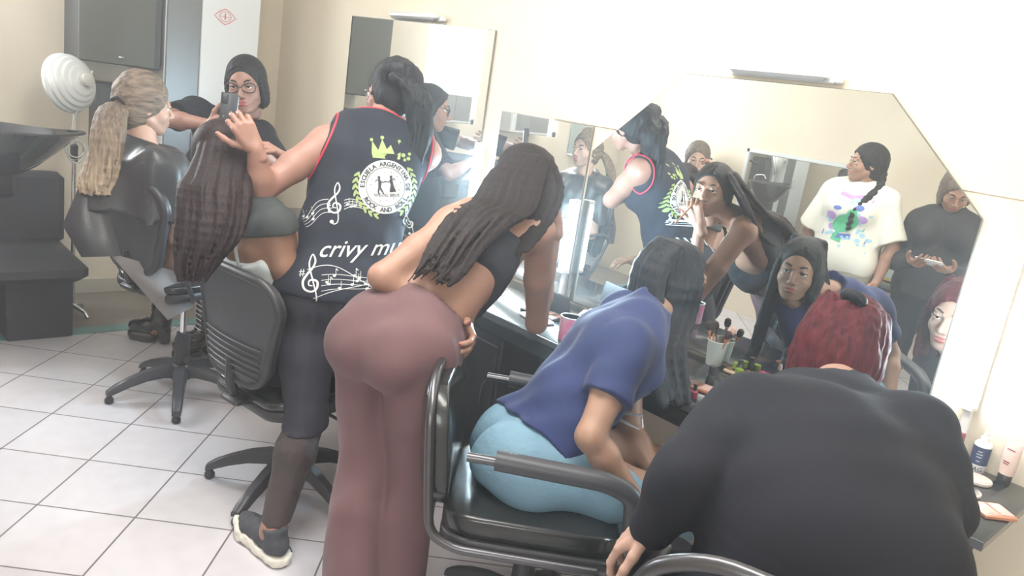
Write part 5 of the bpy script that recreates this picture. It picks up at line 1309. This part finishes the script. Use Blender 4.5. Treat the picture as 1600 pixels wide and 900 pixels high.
for s_, q in (('L', 1), ('R', -1)):
    a = J['sh'+s_]; v.cone(a, a+Lf*q*.07-V((0, 0, .28))-F*.02, .070, .085, .07); v.cone(a+Lf*q*.07-V((0, 0, .28)), a+Lf*q*.09-V((0, 0, .48))+F*.05, .085, .07, .05)
    v.cone(J['hip'+s_]+V((0, 0, .04)), J['kn'+s_]+V((0, 0, .02)), .14, .11, .08)
v.cone(nk-F*.06-V((0, 0, .10)), nk-F*.14-V((0, 0, .38)), .12, .16, .08)
v.cone(nk-F*.15+Lf*.12-V((0, 0, .36)), nk-F*.17+Lf*.20-V((0, 0, .54)), .09, .06, .04); v.cone(nk-F*.15-Lf*.10-V((0, 0, .36)), nk-F*.13-Lf*.10-V((0, 0, .54)), .10, .07, .05)
v.cut(nk+V((0, 0, .045)), (0, .25, 1), .006); v.cut((0, 0, .56), (-.10, 0, -1), .006); v.wrinkle(.012, 19, (1.3, 1.3, .15)); vmesh('cape', v, R1, org, M['cape'], 2)
g = G(); a, b_, c, d_ = [V(x)-org for x in (at(170, 395, 3.10), at(262, 500, 3.22), at(304, 478, 3.28), at(296, 430, 3.25))]
def sheetp(g, P4, th=.006, n=8, sag=.03):
    a, b_, c, d_ = P4; vs = []
    nrm = (b_-a).cross(d_-a).normalized()
    for s_ in (0, 1):
        for i in range(n+1):
            for j in range(n+1):
                u, w = i/n, j/n; p = (a*(1-u)+b_*u)*(1-w)+(d_*(1-u)+c*u)*w; vs.append(p+nrm*(s_*th+sag*math.sin(u*3.14)*math.sin(w*5)))
    fs = []; m = (n+1)**2
    for i in range(n):
        for j in range(n):
            q = (i*(n+1)+j, (i+1)*(n+1)+j, (i+1)*(n+1)+j+1, i*(n+1)+j+1); fs += [q[::-1], tuple(m+x for x in q)]
    for i in range(n):
        for (p, q) in (((i*(n+1)), ((i+1)*(n+1))), ((i*(n+1)+n), ((i+1)*(n+1)+n)), (i, i+1), (n*(n+1)+i, n*(n+1)+i+1)): fs.append((p, q, q+m, p+m))
    g.add(vs, fs); return g
sheetp(g, (a, b_, c, d_)).build('cape_hem', M['capelining'], R1)
g = G(); sheetp(g, [V(x)-org for x in (at(98, 352, 3.0), at(128, 402, 3.02), at(190, 400, 3.06), at(140, 255, 3.02))], .006, 8, .02).build('cape_corner', M['cape'], R1)
v = Vol(.0055); scalp(v, B, .015); v.ell(B.hp(0, -.02, .105), (.055, .07, .035), B.haxes(), .03)
v.wrinkle(.0022, 150, (1, .35, 1)); vmesh('hair', v, R1, org, M['h_blond'])
v = Vol(.005); bx_ = V((.35, .9, 0)).normalized()
path = subdiv_path([(at(196, 160, 3.10), bx_*.02, V((.02, 0, 0))), (at(178, 172, 3.05), bx_*.045, V((.03, 0, 0))), (at(170, 205, 3.02), bx_*.055, V((.04, 0, 0))), (at(163, 245, 3.02), bx_*.055, V((.04, 0, 0))), (at(152, 285, 3.02), bx_*.06, V((.03, 0, 0))), (at(150, 306, 3.02), bx_*.045, V((.02, 0, 0)))], 3)
strands(v, path, 110, .008, 31, wave=.012, wf=10, taper=.3, k=.005, rag=.2); vmesh('ponytail', v, R1, org, M['h_blondtip'])
g = G(); cc = at(186, 165, 3.07)-org; dn = (at(178, 172, 3.05)-at(196, 160, 3.10)).normalized(); xx = dn.orthogonal().normalized(); yy = dn.cross(xx)
g.tube([cc+(xx*math.cos(a)+yy*math.sin(a))*.034 for a in np.linspace(0, 6.28, 21)[:-1]], .008, 8, closed=True); g.build('hair_tie', M['h_black'], R1)

# ---------- seated client with long wavy hair
pel = V((-2.42, 1.23, .60)); nk = V((-2.49, 1.12, 1.09)); F = flat(-.12, .99); Lf = leftof(F)
J = dict(hipL=pel+Lf*.09, hipR=pel-Lf*.09, neck=nk, shL=nk+Lf*.155-V((0, 0, .05)), shR=nk-Lf*.155-V((0, 0, .05)), head=at(354, 246, 2.64), face=V((-.12, .98, -.05)))
J['elR'] = J['shR']+V((.03, .06, -.26)); J['elL'] = J['shL']+V((-.03, .06, -.26)); J['wrR'] = J['elR']+F*.2+Lf*.08; J['wrL'] = J['elL']+F*.2-Lf*.08
for s_, q in (('L', 1), ('R', -1)):
    J['kn'+s_] = pel+Lf*q*.10+F*.42-V((0, 0, .06)); J['an'+s_] = V((J['kn'+s_].x, J['kn'+s_].y, .09))+F*.08; J['toe'+s_] = V((J['an'+s_].x, J['an'+s_].y, .03))+F*.15
bones('client', J)
B = Body(J, fat=.95, breast=.9); org = V((pel.x, pel.y, 0)); R6 = person(org, 'seated person with long wavy auburn hair in a pale tank top')
hs = [hand(J['wr'+s_], F, V((0, 0, -1)), Lf*(-1 if s_ == 'L' else 1), curls=(15, 18, 20, 22), base=lerp(J['wr'+s_], J['el'+s_], .2), h=.0035) for s_ in 'LR']
B.build_body(org, R6, M['sk_deep'], hands=hs)
simple_shoes(B, R6, org, M['plastic'])
v = Vol(.007); B.torso(v, .012, 'low')
for sd in 'LR': B.leg(v, sd, .012)
v.cut(B.pel+B.up*.10, B.up); v.cut((0, 0, .11), (0, 0, -1)); v.wrinkle(.003, 30); vmesh('trousers', v, R6, org, M['black'])
v = Vol(.006); B.torso(v, .009, 'mid'); B.torso(v, .012, 'low'); B.torso(v, .008, 'up'); v.cut(B.pel+B.up*.02, -B.up); v.cut(J['chest']+B.up*.02, B.up-B.fr*.7, .006)
for s1, sd in ((1, 'L'), (-1, 'R')): v.cut(J['chest']+B.lf*s1*.105, B.lf*s1+B.up*.5, .01)
v.wrinkle(.003, 40); tk = vmesh('tank_top', v, R6, org, M['tank'])
Dt = Decal(tk, B.pel+B.up*.12-B.fr*.2+B.lf*-.06, -B.fr-B.lf*.8, B.up, org)
Dt.place('pattern_print', *merge([ribbon([(-.05, .0), (-.02, .05), (-.03, .09)], .012), ribbon([(.0, -.02), (.01, .03), (.03, .06)], .014), ribbon([(.05, -.03), (.055, .02), (.045, .06)], .010)]), M['print_k'])
v = Vol(.006); B.torso(v, .014, 'up')
for sd in 'LR': B.arm(v, sd, .012, upto=0, f1=.32, flare=.006)
v.cut(J['chest']+B.up*.045, -B.up, .005); neckhole(v, B, -.02, .066)
v.cone(J['neck']-B.fr*.13-B.up*.16+B.lf*.05, J['neck']-B.fr*.10-B.up*.25+B.lf*.03, .06, .06, .01, 's'); v.wrinkle(.002, 40); vmesh('cropped_vest', v, R6, org, M['greycrop'])
g = G(); g.tube([x-org for x in catmull([J['shR']+V((0, 0, .045))+B.lf*.03, J['chest']-B.fr*.10-B.lf*.05+B.up*.05, J['chest']-B.fr*.105-B.lf*.02-B.up*.06])], .006, 8); g.build('strap', M['tank'], R6)
v = Vol(.0048); scalp(v, B, .008); sv = V((.5, .85, 0)).normalized()
path = subdiv_path([(at(354, 212, 2.61), sv*.045, V((.02, -.02, 0))), (at(353, 224, 2.57), sv*.072, V((.03, -.02, 0))), (at(350, 250, 2.54), sv*.085, V((.03, -.02, 0))), (at(345, 278, 2.50), sv*.098, V((.04, -.03, 0))), (at(338, 300, 2.46), sv*.110, V((.04, -.03, 0))), (at(328, 360, 2.41), sv*.095, V((.03, -.02, 0))), (at(312, 405, 2.40), sv*.065, V((.02, -.02, 0))), (at(300, 440, 2.40), sv*.035, V((.02, -.02, 0)))], 4)
strands(v, path, 190, .0080, 41, wave=.013, wf=9, taper=.35, k=.005, rag=.25); vmesh('hair', v, R6, org, M['h_auburn'])

# ---------- standing person with glasses holding a phone
nk = at(372, 196, 3.92); F = flat(.62, -.78); Lf = leftof(F)
J = dict(neck=nk, shL=at(408, 212, 3.93), shR=at(305, 172, 3.88), head=at(385, 134, 3.86), face=V((.80, -.60, -.12)), headup=V((.10, .12, 1)) - _r2*.30,
         elR=at(264, 186, 3.66), wrR=at(328, 195, 3.58), elL=at(436, 262, 3.80), wrL=at(405, 235, 3.66))
pel = V((-3.98, 1.56, .86)); J['hipL'] = pel+Lf*.09; J['hipR'] = pel-Lf*.09
bl, brr = atz(316, 560, .0), atz(238, 540, .0)
J['anL'] = V((bl.x-.06, bl.y+.03, .14)); J['anR'] = V((brr.x-.03, brr.y+.05, .14)); J['knL'] = lerp(J['hipL'], J['anL'], .5)+F*.03; J['knR'] = lerp(J['hipR'], J['anR'], .5)+F*.03
J['toeL'] = J['anL']+V((.02, -.08, -.07)); J['toeR'] = J['anR']+V((-.06, -.055, -.07))
bones('glasses', J)
B = Body(J, fat=1.05, breast=1.0, head=1.16); org = V((pel.x, pel.y, 0)); R7 = person(org, 'person in glasses and a low cut black top holding up a phone')
hr = hand(J['wrR'], at(352, 190, 3.56)-J['wrR'], V((.1, .5, .3)), V((0, 0, 1)), curls=(38, 42, 46, 50), base=lerp(J['wrR'], J['elR'], .2), h=.003)
hl = hand(J['wrL'], at(385, 225, 3.60)-J['wrL'], V((0, -.3, -.6)), V((0, 0, 1)), curls=(30, 34, 38, 40), base=lerp(J['wrL'], J['elL'], .2), h=.003)
B.build_body(org, R7, M['sk_tan'], hands=[hl, hr], headh=.0036)
v = Vol(.007); B.torso(v, .012, 'low')
for sd in 'LR': B.leg(v, sd, .012)
v.cut(B.pel+B.up*.12, B.up); v.cut((0, 0, .30), (0, 0, -1)); v.wrinkle(.003, 30); vmesh('trousers', v, R7, org, M['black'])
v = Vol(.006); B.torso(v, .012, 'all')
for sd in 'LR': B.arm(v, sd, .014, upto=0, f1=.78, flare=.006)
v.cut(B.pel-B.up*.02, -B.up); neckhole(v, B, -.03, .066, .01); v.cone(J['neck']+B.fr*.13+B.up*.02, J['chest']+B.fr*.17+B.up*.05, .060, .022, .01, 's')
v.cone(J['neck']+B.fr*.14+B.up*.04, J['chest']+B.fr*.18+B.up*.04, .050, .02, .01, 's'); v.wrinkle(.003, 34); vmesh('black_top', v, R7, org, M['black'])
v = Vol(.0045); scalp(v, B, .009)
for t in (1, -1):
    path = subdiv_path([(B.hp(.02, .055, .095), B.hx*.01, B.hy*-.10), (B.hp(t*.048, .030, .078), B.hy*.02, B.hy*-.08), (B.hp(t*.074, .0, .015), B.hy*.045, B.hx*t*-.02), (B.hp(t*.076, -.015, -.06), B.hy*.045, B.hx*t*-.02), (B.hp(t*.066, -.02, -.095), B.hy*.04, B.hx*t*-.02)], 3)
    strands(v, path, 46, .0080, 51+t, wave=.002, k=.010)
curtain(v, B, 6, drop=-.075, out=.082); parting(v, B, .02); vmesh('hair', v, R7, org, M['h_black'])
gr_ = empty('eyeglasses', B.hp(0, .098, .004)); o0 = B.hp(0, .098, .004); g = G()
for t in (-1, 1):
    pts = [B.hp(t*.034+.029*math.cos(a), .101-.10*max(0, abs(.034+t*.029*math.cos(a))-.05), .002+(.020+.004*t*math.cos(a))*math.sin(a)*(1.05 if math.sin(a) > 0 else .95)) for a in np.linspace(0, 6.28, 25)[:-1]]
    g.tube([p-o0 for p in pts], .0030, 8, closed=True)
g.tube([B.hp(-.009, .102, .006)-o0, B.hp(0, .106, .009)-o0, B.hp(.009, .102, .006)-o0], .002, 8)
g.build('frame', M['plastic'], gr_)
for t in (-1, 1): G().tube([B.hp(t*.063, .098, .008)-o0, B.hp(t*.074, .06, .009)-o0, B.hp(t*.083, .0, .008)-o0, B.hp(t*.083, -.02, -.01)-o0], .0018, 8).build('temple', M['plastic'], gr_)
tag(gr_, 'dark rimmed eyeglasses on the face above the raised phone', 'eyeglasses')
phc = at(357, 172, 3.54); ph = empty('phone', phc); fx = (CAM-phc).normalized(); ux = (V((0, 0, 1))+_r2*.05); ux = (ux-fx*ux.dot(fx)).normalized(); rx = ux.cross(fx)
RM = Matrix((rx, ux, fx)).transposed()
G().box((0, 0, 0), (.075, .155, .009), RM, bev=.004).build('body', M['greyplastic'], ph)
G().box(RM @ V((-.018, .048, .006)), (.03, .045, .004), RM, bev=.002).build('camera_bump', M['plastic'], ph)
G().box(RM @ V((.0385, 0, 0)), (.003, .13, .006), RM, bev=.001).build('side_rail', M['white'], ph)
tag(ph, 'dark smartphone held up by the person in glasses', 'phone')
# platform lace-up boots
def boot(ank, d, label):
    d = V((d[0], d[1], 0)).normalized(); s_ = V((-d.y, d.x, 0)); g = V((ank.x, ank.y, 0)); P_ = lambda x, y, z: g+d*x+s_*y+V((0, 0, z))
    r = R7; sh = Vol(.006)
    sh.cone(P_(0, 0, .13), P_(-.005, 0, .34), .048, .054, .02); sh.cone(P_(-.01, 0, .12), P_(.06, 0, .095), .046, .046, .02); sh.cone(P_(.06, 0, .09), P_(.14, 0, .075), .046, .040, .02)
    sh.cut(P_(0, 0, .34), (0, 0, 1)); sh.cut(P_(0, 0, .05), (0, 0, -1)); sh.wrinkle(.0015, 60); o = vmesh('boot', sh, r, org, M['patent'])
    so = Vol(.005); so.cone(P_(.06, 0, .03), P_(.14, 0, .03), .046, .043, .02); so.cut(P_(0, 0, .055), (0, 0, 1), .004); so.cut(P_(0, 0, .003), (0, 0, -1), .003)
    vmesh('platform', so, o, org, M['patent']); hh = Vol(.005); hh.cone(P_(-.025, 0, .02), P_(-.02, 0, .09), .030, .036, .02); hh.cut(P_(0, 0, .003), (0, 0, -1), .003); vmesh('heel', hh, o, org, M['patent'])
    for ob in o.children: ob.location = (0, 0, 0)
    l = G()
    for i in range(7): z = .15+i*.026; l.tube([P_(.045, -.03, z)-org, P_(.056, 0, z+.012)-org, P_(.045, .03, z)-org], .003, 6)
    l.build('laces', M['chrome'], o)
boot(J['anL'], (.25, -.97), ''); boot(J['anR'], (-.75, -.66), '')

# ---------- people the mirrors show on the far side of the room
def stander(name, x, y, hgt, F, skinm, hairm_, label, headpx=None, fat=1.0, hface=None, pose='down', slope=.062, hf=.025):
    F = flat(*F); Lf = leftof(F); k = hgt/1.62; pel = V((x, y, .88*k)); nk = V((x, y, 1.36*k))
    J = dict(hipL=pel+Lf*.09, hipR=pel-Lf*.09, neck=nk, shL=nk+Lf*.16-V((0, 0, slope)), shR=nk-Lf*.16-V((0, 0, slope)), head=nk+V((0, 0, .145*k))+F*hf, face=V(hface or F))
    for s_, q in (('L', 1), ('R', -1)):
        J['kn'+s_] = pel+Lf*q*.10-V((0, 0, .41*k)); J['an'+s_] = V((x, y, .085))+Lf*q*.11; J['toe'+s_] = J['an'+s_]+F*.15-V((0, 0, .055))
        sh = J['sh'+s_]
        if pose == 'down': J['el'+s_] = sh+Lf*q*.10-V((0, 0, .26*k)); J['wr'+s_] = J['el'+s_]-V((0, 0, .22*k))+F*.06-Lf*q*.02
        else: J['el'+s_] = sh+Lf*q*.09-V((0, 0, .26*k))+F*.02; J['wr'+s_] = J['el'+s_]+F*.22-Lf*q*.14+V((0, 0, .03))
    bones(name, J)
    B = Body(J, fat=fat); org = V((x, y, 0)); R = person(org, label)
    hs = []
    for s_, q in (('L', 1), ('R', -1)):
        d = (J['wr'+s_]-J['el'+s_]).normalized(); hs.append(hand(J['wr'+s_], d, (-Lf*q if pose == 'down' else V((0, 0, 1))-Lf*q*.5), (F if pose == 'down' else V((0, 0, 1))), curls=(22, 26, 30, 34), base=lerp(J['wr'+s_], J['el'+s_], .2), h=.0035))
    B.build_body(org, R, skinm, hands=hs); simple_shoes(B, R, org, M['sole']); return B, R, org
def trousers(B, R, org, m):
    v = Vol(.008); B.torso(v, .012, 'low')
    for sd in 'LR': B.leg(v, sd, .014, flare=.012)
    v.cut(B.pel+B.up*.13, B.up); v.cut((0, 0, .09), (0, 0, -1)); v.wrinkle(.003, 28, (1, 1, .6)); vmesh('trousers', v, R, org, m)
def tee_(B, R, org, m, sleeve=.8, inf=.018, long=False, name='tee'):
    v = Vol(.007); B.torso(v, inf, 'all')
    for sd in 'LR':
        if long: B.arm(v, sd, .014, upto=2)
        else: B.arm(v, sd, .018, upto=0, f1=sleeve, flare=.02)
    v.ell(B.pel+B.up*.15, (.165*B.fat, .12*B.fat, .2), (B.lf, B.fr, B.up), .06)
    v.cone(B.J['neck']-B.up*.03, B.J['neck']+B.up*.03, .064, .062, .03); v.cut(B.pel-B.up*.06, -B.up); neckhole(v, B, -.005, .060, .005); v.wrinkle(.005, 24, (1, 1, .7)); return vmesh(name, v, R, org, m)
B, R8, org = stander('cream', -2.08, -.06, 1.60, (.12, 1), M['sk_warm'], None, 'person with a dark side braid in a cream frog print tee', fat=1.08, hface=(-.72, .69, -.02))
trousers(B, R8, org, M['khaki']); te = tee_(B, R8, org, M['cream'], .92, .028)
big = lambda ps: shape(merge(ps), 1.35, 1.35, 0, -.02)
Dw = Decal(te, B.J['chest']+B.fr*.3-B.up*.06, B.fr, (0, 0, 1), org)
Dw.place('frog_print', *shape(merge([disc(0, 0, .045, .028), disc(-.03, .022, .018, .014), ribbon([(.02, -.01), (.055, -.035), (.03, -.05)], .014), ribbon([(-.02, -.015), (-.045, -.04)], .012)]), 1.9, 1.9, 0, -.03, -.5), M['print_green'], .001)
Dw.place('blue_print', *big([ribbon([(-.10, -.075), (-.03, -.065), (.04, -.075), (.10, -.068)], .024), disc(-.05, .07, .02, .014, 12, 2), disc(.045, .055, .018, .01, 12, 2)]), M['print_blue'], .0006)
Dw.place('speckle_print', *big([disc(rs.uniform(-.12, .12), rs.uniform(-.10, .11), rs.uniform(.006, .014), rs.uniform(.005, .012), 8, 1) for _ in range(26)]+[ribbon([(-.11, -.125), (0, -.115), (.11, -.125)], .014)]), M['print_sky'], .0002)
Dw.place('violet_print', *big([disc(-.07, .02, .022, .018, 10, 2), disc(.07, .015, .025, .02, 10, 2), disc(.06, -.035, .018, .015, 10, 2), ribbon([(-.09, .105), (-.04, .12), (.0, .11), (.05, .12), (.09, .105)], .018)]), M['print_violet'], .0004)
v = Vol(.0055); scalp(v, B, .015); ps = [B.hp(.03, -.09, -.04), B.hp(.075, -.075, -.12), B.hp(.12, .0, -.20), B.hp(.125, .06, -.29), B.hp(.125, .07, -.40)]
cp = catmull(ps, 6)
for i in range(len(cp)-1):
    t = i/(len(cp)-1); o_ = B.hx*.010*(1 if i % 2 else -1); v.cone(cp[i]+o_, cp[i+1]-o_, .026*(1-.6*t), .025*(1-.6*t), .006)
v.wrinkle(.0015, 150); vmesh('hair', v, R8, org, M['h_black'])
B, R9, org = stander('pink', -3.22, .08, 1.43, (.45, .89), M['sk_fair'], None, 'older person in a pink tee with grey brown hair tied back', fat=1.1, hface=(.60, .78, -.15))
trousers(B, R9, org, M['black']); te = tee_(B, R9, org, M['pink'], .7, .022)
Dp = Decal(te, B.J['chest']+B.fr*.3-B.up*.08, B.fr, (0, 0, 1), org); Dp.place('pale_blue_print', *merge([disc(-.04, .02, .03, .02, 12, 2), disc(.04, .0, .03, .025, 12, 2), disc(0, -.04, .025, .02, 12, 2), disc(.03, .05, .02, .015, 12, 2)]), M['print_sky'])
v = Vol(.006); scalp(v, B, .012); v.ell(B.hp(0, -.115, -.02), (.035, .035, .04), B.haxes(), .02)
path = subdiv_path([(B.hp(0, -.12, -.01), B.hx*.03, B.hy*-.02), (B.hp(0, -.13, -.10), B.hx*.045, B.hy*-.02), (B.hp(0, -.10, -.22), B.hx*.05, B.hy*-.02), (B.hp(0, -.09, -.32), B.hx*.03, B.hy*-.01)], 3)
strands(v, path, 24, .011, 61, wave=.008); v.wrinkle(.0015, 150); vmesh('hair', v, R9, org, M['h_grey'])
B, R10, org = stander('dark', -1.60, -.24, 1.52, (.20, .98), M['sk_warm'], None, 'person in a dark jumper with short grey hair looking down', fat=1.15, hface=(.40, .75, -.5), pose='phone', slope=.09, hf=.05)
trousers(B, R10, org, M['black']); tee_(B, R10, org, M['blacktee'], 1, .018, long=True, name='jumper')
v = Vol(.006); scalp(v, B, .014)
for i in range(50):
    a = rs.uniform(-2.2, 2.2); p0 = B.hp(.085*math.sin(a)*.8, -.03-.09*math.cos(a)*.8, .09); p1 = B.hp(.082*math.sin(a), -.02-.095*math.cos(a), .02); p2 = B.hp(.080*math.sin(a), -.015-.088*math.cos(a), -.055-rs.uniform(0, .03))
    c = catmull([p0, p1, p2], 3)
    for q in range(len(c)-1): v.cone(c[q], c[q+1], .012, .010, .005)
v.wrinkle(.0018, 150); vmesh('hair', v, R10, org, M['h_grey'])
pw = (B.J['wrL']+B.J['wrR'])/2+B.fr*.10+V((0, 0, .035)); q = empty('phone', pw)
G().box((0, 0, 0), (.15, .075, .009), Matrix.Rotation(.5, 3, 'X'), bev=.003).build('body', M['white'], q)
tag(q, 'white phone in the hands of the reflected person in the dark jumper', 'phone')
# lettering on the labelled bottle, wrapped round it
def wrap_text(parent, s, size, z, a0, r_, m):
    vs, fs = text2d(s, size); vv = [(r_*math.cos(a0+x/r_), r_*math.sin(a0+x/r_), z+y) for x, y in vs]
    me = bpy.data.meshes.new('lettering'); me.from_pydata(vv, [], fs); return link('lettering', me, parent, m)
wrap_text(TAGB, 'TAG', .018, .006, -1.2, .0232, M['print_k'])
g = G()
for z, w2 in ((.062, .5), (.054, .7), (.046, .6), (.034, .4)):
    g.add([(.0232*math.cos(-1.2+t), .0232*math.sin(-1.2+t), z+dz) for dz in (0, .0022) for t in np.linspace(-w2/2, w2/2, 7)], [(i, i+1, i+8, i+7) for i in range(6)])
g.build('label_lines', M['print_w'], TAGB, smooth=False)
for o in list(bpy.data.objects):
    if o.type == 'MESH' and not o.parent and 'kind' not in o and 'label' not in o: print('UNTAGGED', o.name)
